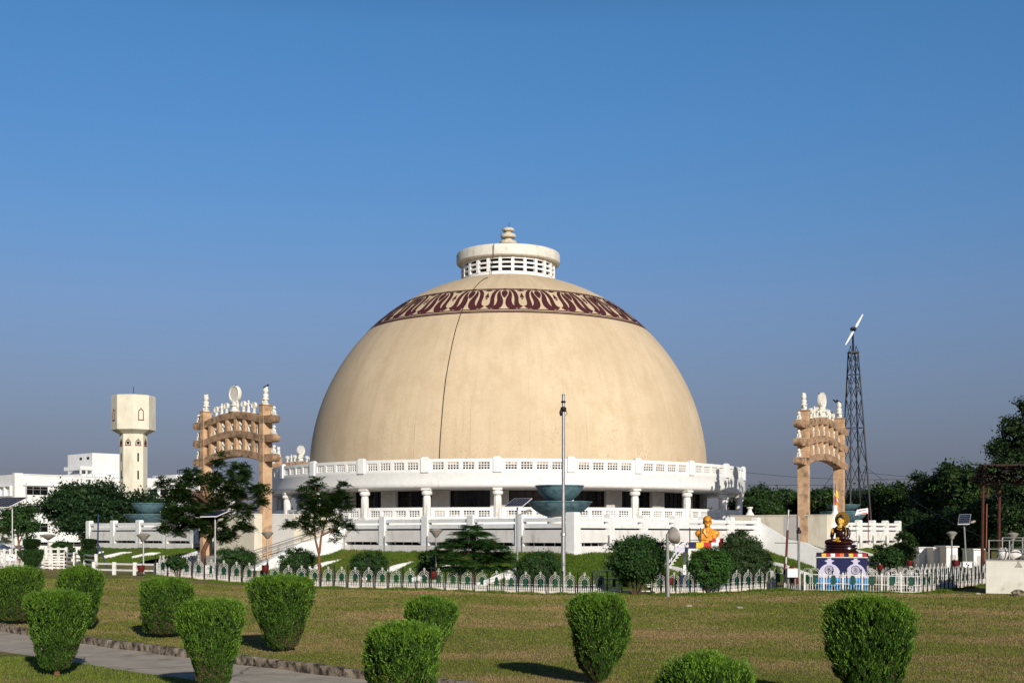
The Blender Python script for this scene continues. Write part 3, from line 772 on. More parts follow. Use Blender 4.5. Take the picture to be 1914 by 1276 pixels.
def lattice(mb, r, za, zb, z0, z1, a0, a1, np_=4, nc=4, nr=3, th=.24):
    """arc parapet with square-holed panels; rails below za and above zb"""
    arcbox(mb, r-th/2, r+th/2, a0, a1, z0, za); arcbox(mb, r-th/2, r+th/2, a0, a1, zb, z1)
    tot = a1-a0; gap = tot*.05; pw = (tot-gap*(np_+1))/np_
    for i in range(np_+1):
        q = a0+i*(gap+pw); arcbox(mb, r-th/2, r+th/2, q, q+gap, za, zb, 1)
    for i in range(np_):
        q = a0+gap+i*(gap+pw); bw = pw*.052
        for j in range(nc+1):
            x = q+(pw-bw)*j/nc; arcbox(mb, r-.07, r+.05, x, x+bw, za, zb, 1)
        for j in range(1, nr):
            z = za+(zb-za)*j/nr; arcbox(mb, r-.065, r+.045, q, q+pw, z-.03, z+.03, 2)
    return mb
colm = column_mesh().build("column", WHITE_LOW, st, smooth=True, angle=30)
pom = post_mesh().build("parapet_post", WHITE, st)
lat = lattice(MB(), RG-.06, 9.22, 9.86, 9.05, 10.15, .82, 14.18).build("parapet_panel", WHITE, st)
bal = lattice(MB(), RG-.45, 4.97, 5.52, 4.86, 5.82, .9, 14.1).build("balustrade_panel", WHITE, st)
MB_back = MB(); arcbox(MB_back, RG-.42, RG-.40, 0, 1, 0, 1, 1)
for k in range(24):
    for o in (colm, pom, lat, bal):
        q = o if k == 0 else o.copy()
        if k: COL.objects.link(q); q.parent = st
        q.rotation_euler.z = R_(ANG0+15*k)
# ================================================================ STONE GATEWAYS
def lion(mb, c, s=1.0, face=1):
    """seated lion, facing +x*face"""
    x, y, z = c; f = face
    mb.box(x-.28*s, x+.30*s, y-.18*s, y+.18*s, z, z+.05*s)
    mb.ell((x-.10*s*f, y, z+.20*s), (.20*s, .15*s, .16*s), 8, 6)
    mb.ell((x+.05*s*f, y, z+.33*s), (.13*s, .14*s, .22*s), 8, 6)
    mb.ell((x+.10*s*f, y, z+.56*s), (.15*s, .14*s, .15*s), 8, 6)
    mb.ell((x+.23*s*f, y, z+.53*s), (.07*s, .07*s, .06*s), 6, 5)
    for q in (-.08, .08): mb.tube([(x+.16*s*f, y+q*s, z+.36*s), (x+.19*s*f, y+q*s, z+.05*s)], [.05*s, .045*s], 6)
    return mb
def horse(mb, c, s=1.0, f=1):
    x, y, z = c
    mb.box(x-.36*s, x+.36*s, y-.13*s, y+.13*s, z, z+.05*s)
    mb.ell((x, y, z+.52*s), (.30*s, .12*s, .15*s), 8, 6)
    for q in (-.22, .2):
        for w in (-.06, .06): mb.tube([(x+q*s, y+w*s, z+.48*s), (x+q*s, y+w*s, z+.04*s)], [.06*s, .04*s], 5)
    mb.tube([(x+.22*s*f, y, z+.56*s), (x+.32*s*f, y, z+.82*s)], [.11*s, .07*s], 6)
    mb.tube([(x+.28*s*f, y, z+.86*s), (x+.46*s*f, y, z+.74*s)], [.08*s, .05*s], 6)
    mb.tube([(x-.28*s*f, y, z+.58*s), (x-.34*s*f, y, z+.25*s)], [.04*s, .03*s], 5)
    return mb
def disc_finial(mb, c, r, ph, fancy=False):
    """wheel disc standing on a pedestal; its face looks along y"""
    x, y, z = c; Mx = Matrix.Rotation(R_(90), 4, 'X')
    mb.lathe([(r*.72, 0), (r*.78, ph*.08), (r*.5, ph*.18), (r*.42, ph*.5), (r*.62, ph*.62), (r*.42, ph*.75), (r*.5, ph), (0, ph)], 10, c)
    b = MB(); t = .07+.06*r
    b.lathe([(0, -t), (r*.80, -t), (r*.84, -t*1.5), (r*.97, -t*1.5), (r, -t*.8), (r, t*.8), (r*.97, t*1.5), (r*.84, t*1.5), (r*.80, t), (0, t)], 24)
    if fancy:
        for k in range(8):
            a = k*math.pi/8; b.bar((math.cos(a)*r*.8, math.sin(a)*r*.8, -t*1.05), (-math.cos(a)*r*.8, -math.sin(a)*r*.8, -t*1.05), .05, .06, (0, 0, 1))
        b.lathe([(0, -t*1.9), (r*.16, -t*1.8), (r*.2, -t)], 12)
        for q in (-.55, .55): mb.ell((x+q*r*.9, y, z+ph*.62), (.16, .14, .30), 8, 6)
        for q in (-.55, .55): mb.ell((x+q*r*.95, y-.05, z+ph*.95), (.13, .13, .13), 8, 6)
    mb.add([Mx @ Vector(v)+Vector((x, y, z+ph+r*.93)) for v in b.v], b.f); return mb
def figure(mb, c, h, arm=1):
    x, y, z = c
    mb.lathe([(.20*h, 0), (.20*h, .05*h), (.13*h, .08*h), (.12*h, .35*h), (.10*h, .48*h), (.15*h, .66*h), (.14*h, .74*h), (.06*h, .79*h)], 10, c)
    mb.ell((x, y, z+.88*h), (.085*h, .085*h, .11*h), 8, 6)
    mb.tube([(x+.14*h*arm, y, z+.70*h), (x+.25*h*arm, y-.05*h, z+.60*h), (x+.22*h*arm, y-.1*h, z+.78*h)], [.045*h, .04*h, .035*h], 6)
    mb.tube([(x-.14*h*arm, y, z+.70*h), (x-.17*h*arm, y, z+.42*h)], [.045*h, .035*h], 6)
    return mb
def totem(mb, c, h=1.5):
    x, y, z = c
    mb.lathe([(.30, 0), (.30, .08), (.22, .12), (.17, .35), (.30, .42), (.30, .50), (.20, .56), (.25, .72), (.24, .86), (.15, .92)], 12, c)
    mb.ell((x, y, z+1.16), (.26, .22, .30), 12, 8)
    for q in (-.16, .16): mb.ell((x+q, y, z+1.38), (.10, .12, .12), 8, 6)
    for q in (-.2, .2): mb.ell((x+q, y-.1, z+.24), (.11, .12, .16), 8, 6)
    return mb
EYEM = flat("dark_stone_recess", (.05, .04, .035))
def gateway(name_word, loc, rot, span, zb, label, base_side=None):
    g = thing("stone_gateway", label, "gateway", (loc[0], loc[1], zb), rot, "carved stone gateways round the stupa")
    H = span/2; TOP = 13.97-zb
    for sx in (-1, 1):
        mb = MB(); w, d = .26, .46
        # chamfered pillar built of blocks with fine joints
        zz = 0; k = 0
        while zz < TOP-.01:
            z2 = min(zz+1.02, TOP)
            for a0, a1, e in ((zz, z2-.03, 0.0), (z2-.03, z2, .018)):
                mb.box(sx*H-w+e, sx*H+w-e, -d+e, d-e, a0, a1)
            zz = z2; k += 1
        p = mb.build("pillar", SAND, g)
        mb = MB(); mb.box(sx*H-w-.05, sx*H+w+.05, -d-.05, d+.05, TOP, TOP+.08); mb.build("pillar_cap", SANDDARK, p)
        t = MB(); totem(t, (sx*H, 0, TOP+.08)); tt = t.build("pillar_statue", STATUE, p, smooth=True, angle=60)
    rise = .58
    xs = np.linspace(-H+.26, H-.26, 25)
    for b, zt in enumerate((13.13, 11.57, 9.96)):
        zt = zt-zb; hh = .62; dv = .40
        mb = MB(); vs = []; fs = []
        arc = lambda x: rise*(1-(x/H)**2)**(1.25 if b < 2 else 1.0)
        # joints between blocks of the beam
        n = len(xs)
        for i, x in enumerate(xs):
            r = arc(x)
            vs += [(x, -dv, zt+r-hh+.05), (x, -dv+.05, zt+r-hh), (x, dv, zt+r-hh), (x, dv, zt+r), (x, -dv+.04, zt+r), (x, -dv, zt+r-.05)]
        for i in range(n-1):
            for j in range(6): fs.append((i*6+j, i*6+(j+1) % 6, (i+1)*6+(j+1) % 6, (i+1)*6+j))
        fs += [tuple(range(6)), tuple((n-1)*6+j for j in range(6))[::-1]]
        mb.add(vs, fs)
        bm_ = mb.build("arched_beam", SANDB, g)
        mb = MB()
        for k in range(1, 7):
            x = -H+span*k/7; r = arc(x); mb.box(x-.012, x+.012, -dv-.006, -dv+.2, zt+r-hh+.05, zt+r-.04)
        mb.build("beam_joint", SANDDARK, bm_)
        for sx in (-1, 1):   # projecting scrolled ends
            x0 = sx*(H+.26); L = 1.28; m = MB()
            prof = []
            for k in range(0, 9):
                a = R_(-90+k*22.5); prof.append((x0+sx*(L-.30+.30*math.cos(a)), zt-hh/2+hh/2*math.sin(a)))
            poly = [(x0, zt-hh), ]+prof+[(x0, zt)]
            m.prism(poly, -.36, .36); e = m.build("beam_end", SANDB, g, smooth=True, angle=40)
            m = MB(); m.tube([(x0+sx*(L-.30), -.40, zt-hh/2), (x0+sx*(L-.30), .40, zt-hh/2)], .20, 14); m.build("end_scroll", SANDDARK, e, smooth=True)
            m = MB(); lion(m, (x0+sx*.80, 0, zt), 1.05, face=sx); m.build("lion_statue", STATUE, g, smooth=True, angle=60)
            # band of the beam over the pillar
            m = MB(); m.box(sx*H-.285, sx*H+.285, -.485, .485, zt-hh, zt); m.build("pillar_band", SANDB, g)
        if b > 0:   # struts and horses between this beam and the one above
            up = (13.13, 11.57, 9.96)[b-1]-zb-hh
            for k in range(1, 7):
                x = -H+span*(k-.15)/6.9; r = arc(x)
                m = MB(); m.box(x-.17, x+.17, -.36, .36, zt+r-.03, up+r+.03); m.build("strut", SAND, g)
            for k in range(0, 7):
                x = -H+span*(k+.36)/6.9; 
                if abs(x) > H-.5: continue
                r = arc(x); m = MB(); horse(m, (x, -.12, zt+r), .92, 1 if k % 2 else -1); m.build("horse_statue", STATUE, g, smooth=True, angle=60)
        else:
            z0 = lambda x: zt+arc(x)
            m = MB(); disc_finial(m, (0, 0, z0(0)), .72, .88, True); m.build("wheel_finial", STATUE, g, smooth=True, angle=40)
            for sx in (-1, 1):
                for x, kind in ((1.25, 'd'), (1.95, 'f'), (2.75, 'd')):
                    m = MB()
                    if kind == 'd': disc_finial(m, (sx*x, 0, z0(x)), .27, .42); m.build("disc_finial", STATUE, g, smooth=True, angle=40)
                    else: figure(m, (sx*x, 0, z0(x)), 1.05, sx); m.build("figure_statue", STATUE, g, smooth=True, angle=60)
    return g
gateway("left", (-23.45, 111.0), R_(-43.6), 8.7, 1.35, "tall carved orange stone gateway left of the dome, topped by a white wheel")
gateway("right", (27.55, 116.5), R_(57), 9.04, 1.35, "tall carved orange stone gateway right of the dome, beside the lattice tower")
gateway("back", (-29.8, 185.0), R_(57), 9.04, 1.35, "far stone gateway peeping over the left end of the white gallery")

def bird(px, py, Y, where):
    p = P(px, py, Y); mb = MB()
    mb.ell((0, 0, .14), (.20, .08, .09), 8, 6, Matrix.Rotation(R_(-25), 4, 'Y')); mb.ell((.17, 0, .27), (.08, .065, .07), 8, 6)
    mb.tube([(.22, 0, .27), (.34, 0, .25)], [.03, .008], 5); mb.tube([(-.12, 0, .12), (-.34, 0, .02)], [.06, .03], 5)
    for q in (-.03, .03): mb.tube([(0, q, .08), (0, q, 0)], .012, 4)
    o = mb.build("bird", DARKM, smooth=True, angle=60); o.location = p; o.rotation_euler.z = random.uniform(0, 6)
    tag(o, f"black crow on {where}", "bird", "crows perched on the gateways")
bird(441, 725.5, 111, "the big wheel of the left gateway")
bird(498, 725, 108, "the right pillar statue of the left gateway")
bird(1533, 741, 116.3, "the right gateway's big wheel, left of two")
bird(1538, 741, 116.8, "the right gateway's big wheel, right of two")
bird(1562, 753, 120.2, "the right gateway's far pillar statue, left of two")
bird(1567, 753, 120.5, "the right gateway's far pillar statue, right of two")
bird(1526, 771, 115.4, "the beam just left of the right gateway's wheel pedestal")
bird(1551, 773, 118.2, "the small standing figure of the right gateway")

# ================================================================ BOWL FOUNTAINS
def fountain(px, Y, rl, ru, ztl, ztu, zb, label):
    x = (px-CX)/F*Y; f = thing("bowl_fountain", label, "fountain", (x, Y, 3.74), 0, "teal tiered bowl fountains on the terrace")
    def bowl(r, zt, zbm, flatr):
        h = zt-zbm; tm = R_(62); pr = [(0, zbm-3.74), (flatr, zbm-3.74)]; t0 = math.asin(flatr/r*math.sin(tm))
        pr += [(r*math.sin(t)/math.sin(tm), zbm-3.74+h*(math.cos(t0)-math.cos(t))/(math.cos(t0)-math.cos(tm))) for t in np.linspace(t0+.03, tm*.97, 14)]
        rr, zz = pr[-1]; pr += [(r, zt-3.74-.06), (r, zt-3.74), (r-.09, zt-3.74), (r*.8, zt-3.74-h*.35), (flatr*.8, zt-3.74-h*.75), (0, zt-3.74-h*.8)]
        return MB().lathe(pr, 56)
    bowl(rl, ztl, zb, rl*.42).build("lower_bowl", TEAL, f, smooth=True, angle=50)
    bowl(ru, ztu, ztl-.12, ru*.25).build("upper_bowl", TEAL, f, smooth=True, angle=50)
    MB().lathe([(rl*.55, 0), (rl*.5, .12), (rl*.38, .2), (rl*.38, zb-3.74+.05)], 24).build("pedestal", WHITE_LOW, f, smooth=True)
    return f
fountain(1046, 92, 2.30, 1.72, zat(935.5, 92-2.3), zat(905, 92-1.7), zat(964, 91), "teal two-tiered bowl fountain at the near terrace corner, behind the tall mast")
fountain(277, 130, 2.39, 1.65, zat(960, 128), zat(939, 128), zat(980, 129), "teal two-tiered bowl fountain on the left, in front of the water tower")
fountain(1577, 127, 2.30, 1.60, zat(955, 126), zat(942, 126), zat(978, 127), "teal two-tiered bowl fountain on the right, behind the seated statue")

# ================================================================ WATER TOWER
Yt = 170; kt = Yt/F
tw = thing("water_tower", "cream octagonal water tower with arched window motifs left of the gateway", "water tower", ((249.5-CX)*kt, Yt, 0))
CRT = mat("tower_plaster", (.72,.68,.56), (.66,.60,.47), .8, .85, dirt=(.40,.34,.25), dscale=.8, dpos=(.55,.85), dstretch=(1,1,.2))
def octo(mb, r, z0, z1, r1=None): return mb.lathe([(r, z0), (r1 or r, z1)], 8, a0=R_(22.5-8), a1=R_(382.5-8))
zs = lambda y: zat(y, Yt)
mb = MB(); octo(mb, 1.74, 0, zs(812)); mb.build("shaft", CRT, tw)
mb = MB(); octo(mb, 1.74, zs(812), zs(804), 2.78); octo(mb, 2.78, zs(804), zs(742)); mb.lathe([(2.78, zs(742)), (2.6, zs(740)), (0, zs(737))], 8, a0=R_(14.5), a1=R_(374.5)); tk = mb.build("tank", CRT, tw)
mb = MB(); mb.lathe([(.75, zs(741)), (.75, zs(738.5)), (.2, zs(735.5)), (0, zs(735))], 16); mb.build("roof_hatch", SANDDARK, tw)
mb = MB(); mb.tube([(0, 0, zs(738)), (0, 0, zs(722))], .04, 5); mb.build("rod", DARKM, tw)
TRIM = flat("red_brown_trim", (.16, .05, .035))
def archloop(mb, M, w, h, t, sill=True, depth=.06):
    pts = [(-w/2, 0), (-w/2, h-w/2)]+[(w/2*math.cos(R_(180-22.5*k)), h-w/2+w/2*math.sin(R_(180-22.5*k))) for k in range(1, 8)]+[(w/2, h-w/2), (w/2, 0)]
    for a, b in zip(pts[:-1], pts[1:]): mb.bar(M @ Vector((a[0], 0, a[1])), M @ Vector((b[0], 0, b[1])), t, depth, M.to_3x3() @ Vector((0, 1, 0)))
    if sill: mb.bar(M @ Vector((-w/2-t, 0, 0)), M @ Vector((w/2+t, 0, 0)), t, depth*1.8, M.to_3x3() @ Vector((0, 1, 0)))
    mb.bar(M @ Vector((0, 0, h)), M @ Vector((0, 0, h+t*2.2)), t, depth, M.to_3x3() @ Vector((0, 1, 0)))
for k in range(8):
    a = -90-8+45*k; ap = math.cos(R_(22.5))
    def Mf(r, z): return Matrix.Rotation(R_(a+90), 4, 'Z') @ Matrix.Translation((0, -r*ap-.02, z))
    if k % 2 == 1:
        mb = MB(); archloop(mb, Mf(2.78, zs(787)), .62, 1.35, .10); mb.build("arched_frame", TRIM, tk)
    mb = MB(); archloop(mb, Mf(1.74, zs(833)), .62, .68, .10); c = Mf(1.74, zs(833)) @ Vector((0, 0, .32)); fr = mb.build("vent_frame", TRIM, tw)
    mb = MB(); M = Mf(1.74, zs(833)+.32) @ Matrix.Rotation(R_(90), 4, 'X'); b = MB().lathe([(0, 0), (.2, 0), (.2, .04), (0, .04)], 12); mb.add([M @ Vector(v) for v in b.v], b.f); mb.build("round_vent", INTERIOR, fr)
    for y0, y1 in ((847, 863), (880, 896), (912, 927), (943, 952)):
        if k % 2 == 0: continue
        mb = MB(); mb.box(-.10, .10, -.03, .05, zs(y1), zs(y0), Matrix.Rotation(R_(a+90), 4, 'Z') @ Matrix.Translation((0, -1.74*ap, 0))); mb.build("slit_window", INTERIOR, tw)
mb = MB(); octo(mb, 2.1, 0, zs(951), 2.1); mb.lathe([(2.1, zs(951)), (1.7, zs(951))], 8, a0=R_(14.5), a1=R_(374.5)); mb.build("base_collar", CRT, tw)

# ================================================================ WHITE BUILDING ON THE LEFT
bd = thing("white_building", "white three-storey flat-roofed building with dark strip windows, far left", "building", (-75.7, 200, 0))
BW = mat("building_white", (.78,.78,.77), (.70,.69,.67), .5, .8, dirt=(.45,.42,.37), dscale=.5, dpos=(.58,.85), dstretch=(1,1,.25))
A = Vector((-75.7, 200, 0)); B = A+Vector((20.5, 21, 0))*1.35; U = (B-A).normalized(); Vn = Vector((-U.y, U.x, 0))
LB = (B-A).length
Mb = Matrix(((U.x, Vn.x, 0, A.x), (U.y, Vn.y, 0, A.y), (0, 0, 1, 0), (0, 0, 0, 1)))
zr = 12.6
mb = MB(); mb.box(0, LB, 0, 16, -.5, zr, Mb); mb.box(.25, LB-.25, .25, 15.75, zr, zr+.02, Mb); mb.build("walls", BW, bd, world=True)
mb = MB()
for z in (10.95, 8.1, 5.15, 2.25): mb.box(1.0, LB+.05, -.28, .0, z, z+.13, Mb)
mb.box(-.02, LB, -.10, 0, zr-.02, zr+.12, Mb)
mb.build("ledge", BW, bd, world=True)
mb = MB(); mb.box(-.4, .9, -.45, .3, -.5, zr+.2, Mb); mb.build("corner_pier", BW, bd, world=True)
for z0 in (9.55, 6.70, 3.85, 1.0):
    for i in range(6):
        u0 = 1.5+i*5.5; mb = MB(); mb.box(u0, u0+3.6, -.02, .05, z0, z0+1.25, Mb); w = mb.build("window", GLASS, bd, world=True)
        mb = MB()
        for q in (0, 1.17, 2.34, 3.52): mb.box(u0+q, u0+q+.09, -.06, -.02, z0, z0+1.25, Mb)
        mb.box(u0, u0+3.6, -.055, -.02, z0+.8, z0+.86, Mb)
        mb.build("window_frame", METAL, w, world=True)
# left face (faces the camera's left): deep square openings between fins
for z0 in (9.4, 6.0, 2.6):
    for i in range(7):
        v0 = 1.3+i*2.0; mb = MB(); mb.box(-.03, .02, v0, v0+1.15, z0, z0+1.35, Mb); w = mb.build("side_window", SHADEWALL, bd, world=True)
        mb = MB(); mb.box(-.5, -.03, v0-.3, v0-.02, z0-.1, z0+1.5, Mb); mb.box(-.5, -.03, v0, v0+1.6, z0+1.36, z0+1.5, Mb); mb.box(-.5, -.03, v0, v0+1.6, z0-.12, z0-.01, Mb); mb.build("fin", BW, w, world=True)
u0 = 13.0
mb = MB(); mb.box(u0, u0+9, .8, 9, zr, zr+3.9, Mb); mb.build("roof_room", BW, bd, world=True)
mb = MB(); mb.box(u0-2.2, u0+0, .5, 6, zr+.0, zr+.45, Mb); mb.box(u0-2.2, u0, .5, 6, zr+1.1, zr+1.7, Mb)
for q in (-2.2, -1.2, -.2): mb.box(u0+q, u0+q+.2, .5, .8, zr, zr+1.2, Mb)
mb.build("roof_canopy", BW, bd, world=True)
mb = MB()
for q in (1.0, 3.4): mb.box(u0-.02, u0, q+.8, q+1.6, zr+2.9, zr+3.3, Mb)
mb.build("roof_vent", INTERIOR, bd, world=True)
mb = MB(); mb.box(28, 33.5, .5, 8, zr, zr+.9, Mb); mb.build("parapet_block", BW, bd, world=True)
mb = MB()
for k in range(9): q = 28.3+k*.45; mb.tube([Mb @ Vector((q, .6, zr+.9)), Mb @ Vector((q, .6, zr+1.7))], .04, 4)
for z in (1.3, 1.7): mb.tube([Mb @ Vector((28.3, .6, zr+z)), Mb @ Vector((31.9, .6, zr+z))], .04, 4)
mb.build("roof_railing", DARKM, bd, world=True)
mb = MB(); mb.tube([Mb @ Vector((1.6, -.1, 3)), Mb @ Vector((1.6, -.1, 11.4))], .10, 6); mb.build("drain_pipe", METAL, bd, world=True)
# long low wing continuing to the right behind the trees
wg = thing("white_outbuilding", "long low white building behind the trees, between water tower and left gateway", "building", (-48, 215, 0))
mb = MB(); mb.box((262-CX)*215/F, (350-CX)*215/F, 215, 226, 0, zat(896, 215)); mb.build("walls", BW, wg, world=True)
mb = MB(); mb.box((262-CX)*215/F, (350-CX)*215/F, 214.7, 215, zat(914, 215), zat(912, 215)); mb.build("ledge", BW, wg, world=True)
for px in (280, 300, 322):
    mb = MB(); mb.box((px-CX)*215/F, (px+14-CX)*215/F, 214.93, 215.02, zat(925, 215), zat(914.5, 215)); mb.build("window", GLASS, wg, world=True)

# ================================================================ LATTICE TOWER WITH TURBINE
Yl = 150
lt = thing("lattice_tower", "tall thin black lattice tower carrying a small white two-bladed wind turbine", "tower", ((1600-CX)/F*Yl, Yl, 0))
def hwz(z): return np.interp(z, [0, 24.1], [1.50, .42])
zc = [0]; 
while zc[-1] < 23.2: zc.append(zc[-1]+hwz(zc[-1])*4.2)
zc[-1] = 24.1; cxz = lambda z: (-5/F*Yl)*(z/24.1)
mb = MB()
def cn(i, z):
    s = hwz(z); sx, sy = ((-1,-1),(1,-1),(1,1),(-1,1))[i % 4]; a = R_(12); x, y = sx*s, sy*s
    return Vector((x*math.cos(a)-y*math.sin(a)+cxz(z), x*math.sin(a)+y*math.cos(a), z))
for i in range(4):
    mb.tube([cn(i, 0), cn(i, 24.1)], [.12, .08], 5)
    for j in range(len(zc)-1):
        mb.tube([cn(i, zc[j]), cn(i+1, zc[j+1])], .034, 4); mb.tube([cn(i+1, zc[j]), cn(i, zc[j+1])], .034, 4)
        if j % 2 == 0: mb.tube([cn(i, zc[j+1]), cn(i+1, zc[j+1])], .034, 4)
mb.build("lattice_frame", DARKM, lt)
mb = MB(); mb.box(cxz(24)-.55, cxz(24)+.55, -.55, .55, 24.1, 24.3)
for i in range(4): mb.tube([cn(i, 24.1), Vector((cxz(24)+(.3 if i in (1,2) else -.3), 0, 25.0))], .035, 4)
mb.build("platform", DARKM, lt)
mb = MB(); mb.tube([(cxz(24), 0, 24.0), (cxz(24)-.08, 0, 27.1)], [.13, .10], 8); mb.box(cxz(24)-.28, cxz(24)+.2, -.6, .35, 26.75, 27.05); mb.build("mast", DARKM, lt)
c = P(1594.5, 617, Yl)-Vector(lt.location); hub = MB().ell((c.x, -.62, c.z), (.22, .3, .22), 10, 8).build("turbine_hub", DARKM, lt, smooth=True)
for tip, nm in (((1610, 589), 1), ((1577.5, 646), 2)):
    t = P(tip[0], tip[1], Yl)-Vector(lt.location); d = Vector((t.x-c.x, 0, t.z-c.z)); a = c+d*.12
    mb = MB(); e = Vector((-d.z, 0, d.x)).normalized()
    vs = []
    for q, w, th in ((0, .05, .05), (.15, .13, .05), (.5, .11, .035), (1, .05, .015)):
        p = Vector((a.x, -.68, a.z))+d*.88*q; vs += [p-e*w, p+Vector((0, -th, 0)), p+e*w, p+Vector((0, th, 0))]
    mb.add(vs, [(i*4+j, i*4+(j+1) % 4, i*4+4+(j+1) % 4, i*4+4+j) for i in range(3) for j in range(4)]+[(0,1,2,3),(12,15,14,13)])
    mb.build("blade", WHITE, hub)
# ================================================================ LAMPS, MASTS, SOLAR LIGHTS
def lamp(px, base_py, top_py, label, Y=None, disc=True, sr=.30, tilt=0.0, lean=0.0):
    p = gp(px, base_py) if Y is None else gY(px, Y)
    H = zat(top_py, p.y)-p.z
    t = thing("lamp_post", label, "lamp post", tuple(p), 0, "mushroom-topped garden lamp posts")
    m = MB(); m.tube([(0, 0, 0), (lean, 0, H-.42)], [.065, .05], 8); m.lathe([(.14, 0), (.14, .06), (.07, .1)], 10); m.build("post", METAL, t, smooth=True)
    m = MB(); M = Matrix.Translation((lean, 0, H-.45)) @ Matrix.Rotation(tilt, 4, 'Y')
    b = MB().lathe([(.07, 0), (.12, .02), (sr*.55, .18), (sr, .36), (sr+.02, .40), (sr*.8, .46), (sr*.45, .50), (0, .51)], 20)
    m.add([M @ Vector(v) for v in b.v], b.f); sh = m.build("lamp_shade", LAMPG, t, smooth=True, angle=40)
    return t
lamp(268, 1072, 998, "lamp post in front of the left terrace wall, below the teal bowls", sr=.42)
lamp(500, 1077, 994, "lamp post in front of the right pillar of the left gateway", sr=.40)
lamp(815, 1101, 989, "lamp post directly left of the layered leafy tree", sr=.38)
lamp(1779, 1056, 994, "lamp post near the right solar light, before the dark trees", Y=84, sr=.32)
lamp(1893, 1050, 996, "lamp post behind the railed white platform, far right", Y=84, sr=.34)
lamp(90, 1035, 999, "lamp post behind the left two-tiered topiary, far left", Y=112, sr=.62)
# the broken lamp with its shade turned sideways
p = gp(1250, 1115); t = thing("lamp_post", "old leaning-headed lamp post with round disc shade turned sideways, by the ramp", "lamp post", tuple(p), 0, "mushroom-topped garden lamp posts")
k = p.y/F
MB().tube([(-.05, 0, 0), (-.08, 0, 118*k)], [.10, .085], 8).build("post", METAL, t, smooth=True)
m = MB(); M = Matrix.Translation((2*k, 0, 112*k)) @ Matrix.Rotation(R_(72), 4, 'Y') @ Matrix.Rotation(R_(-28), 4, 'X')
b = MB().lathe([(.07, -.12), (.18, -.08), (.36, .10), (.47, .30), (.49, .34), (.40, .38), (.2, .42), (0, .43)], 24); m.add([M @ Vector(v) for v in b.v], b.f)
m.build("lamp_shade", LAMPG, t, smooth=True, angle=40)
MB().tube([(-.08, 0, 108*k), (-16*k, 0, 100*k)], .03, 5).tube([(-16*k, 0, 100*k), (-9*k, 0, 110*k)], .02, 5).build("bracket", DARKM, t)

def bin_(px, py, Y, where, h=.40):
    q = gY(px, Y); z = zat(py, Y)-q.z
    t = thing("litter_bin", f"small red litter bin {where}", "litter bin", tuple(q), 0, "small red hanging litter bins")
    MB().lathe([(0, z-h/2), (.15, z-h/2), (.21, z-h*.1), (.22, z+h/2), (.18, z+h/2), (.14, z-h/3), (0, z-h/3)], 14).build("bucket", REDP, t, smooth=True)
    MB().tube([(0, .26, 0), (0, .26, z+h/2+.05)], .03, 6).tube([(0, .26, z+h*.45), (0, .2, z+h*.45)], .025, 5).build("bracket_post", DARKM, t)
bin_(264, 1062, 80.2, "hanging beside the lamp post below the left teal bowls")
bin_(496, 1062, 77.4, "beside the lamp post at the left gateway")
bin_(810, 1074, 75.4, "beside the lamp post left of the layered tree")
bin_(1252, 1086, 72.9, "on the disc-headed lamp")
bin_(1488, 1084, 76.5, "at the foot of the bare grey pole")
bin_(1645, 1060, 92, "dark and farthest back, right of the seated statue")
bin_(1700, 1052, 94, "above the back fence, right of the small dark shrub")
bin_(1786, 1052, 83.6, "beside the lamp post near the right solar light")

# central mast
p = gp(1053, 1106); k = p.y/F
t = thing("mast", "tall silver steel mast standing in front of the dome's white gallery", "mast", tuple(p))
H = (1106-738)*k
MB().tube([(0,0,0), (0,0,H*.30)], [.155, .13], 14).tube([(0,0,H*.30), (0,0,H*.93), (0, 0, H)], [.11, .085, .085], 12).lathe([(.17, H*.285), (.17, H*.30), (.12, H*.305)], 14).lathe([(.26, 0), (.26, .08), (.16, .1)], 12).lathe([(.10, H), (.11, H+.03), (0, H+.06)], 10).build("pole", METAL, t, smooth=True, angle=45)
m = MB(); m.lathe([(.13, H*.915), (.17, H*.92), (.17, H*.935), (.11, H*.94)], 12); m.lathe([(.12, H*.96), (.15, H*.965), (.12, H*.97)], 12)
m.ell((-.14, -.05, H*.91), (.10, .10, .20), 10, 8); m.tube([(-.10, 0, H*.935), (-.13, 0, H*.92)], .04, 5)
m.tube([(.1, 0, H*.935), (.17, 0, H*.92), (.23, 0, H*.905), (.1, 0, H*.895)], .018, 5); m.build("lamp_fitting", DARKM, t, smooth=True)

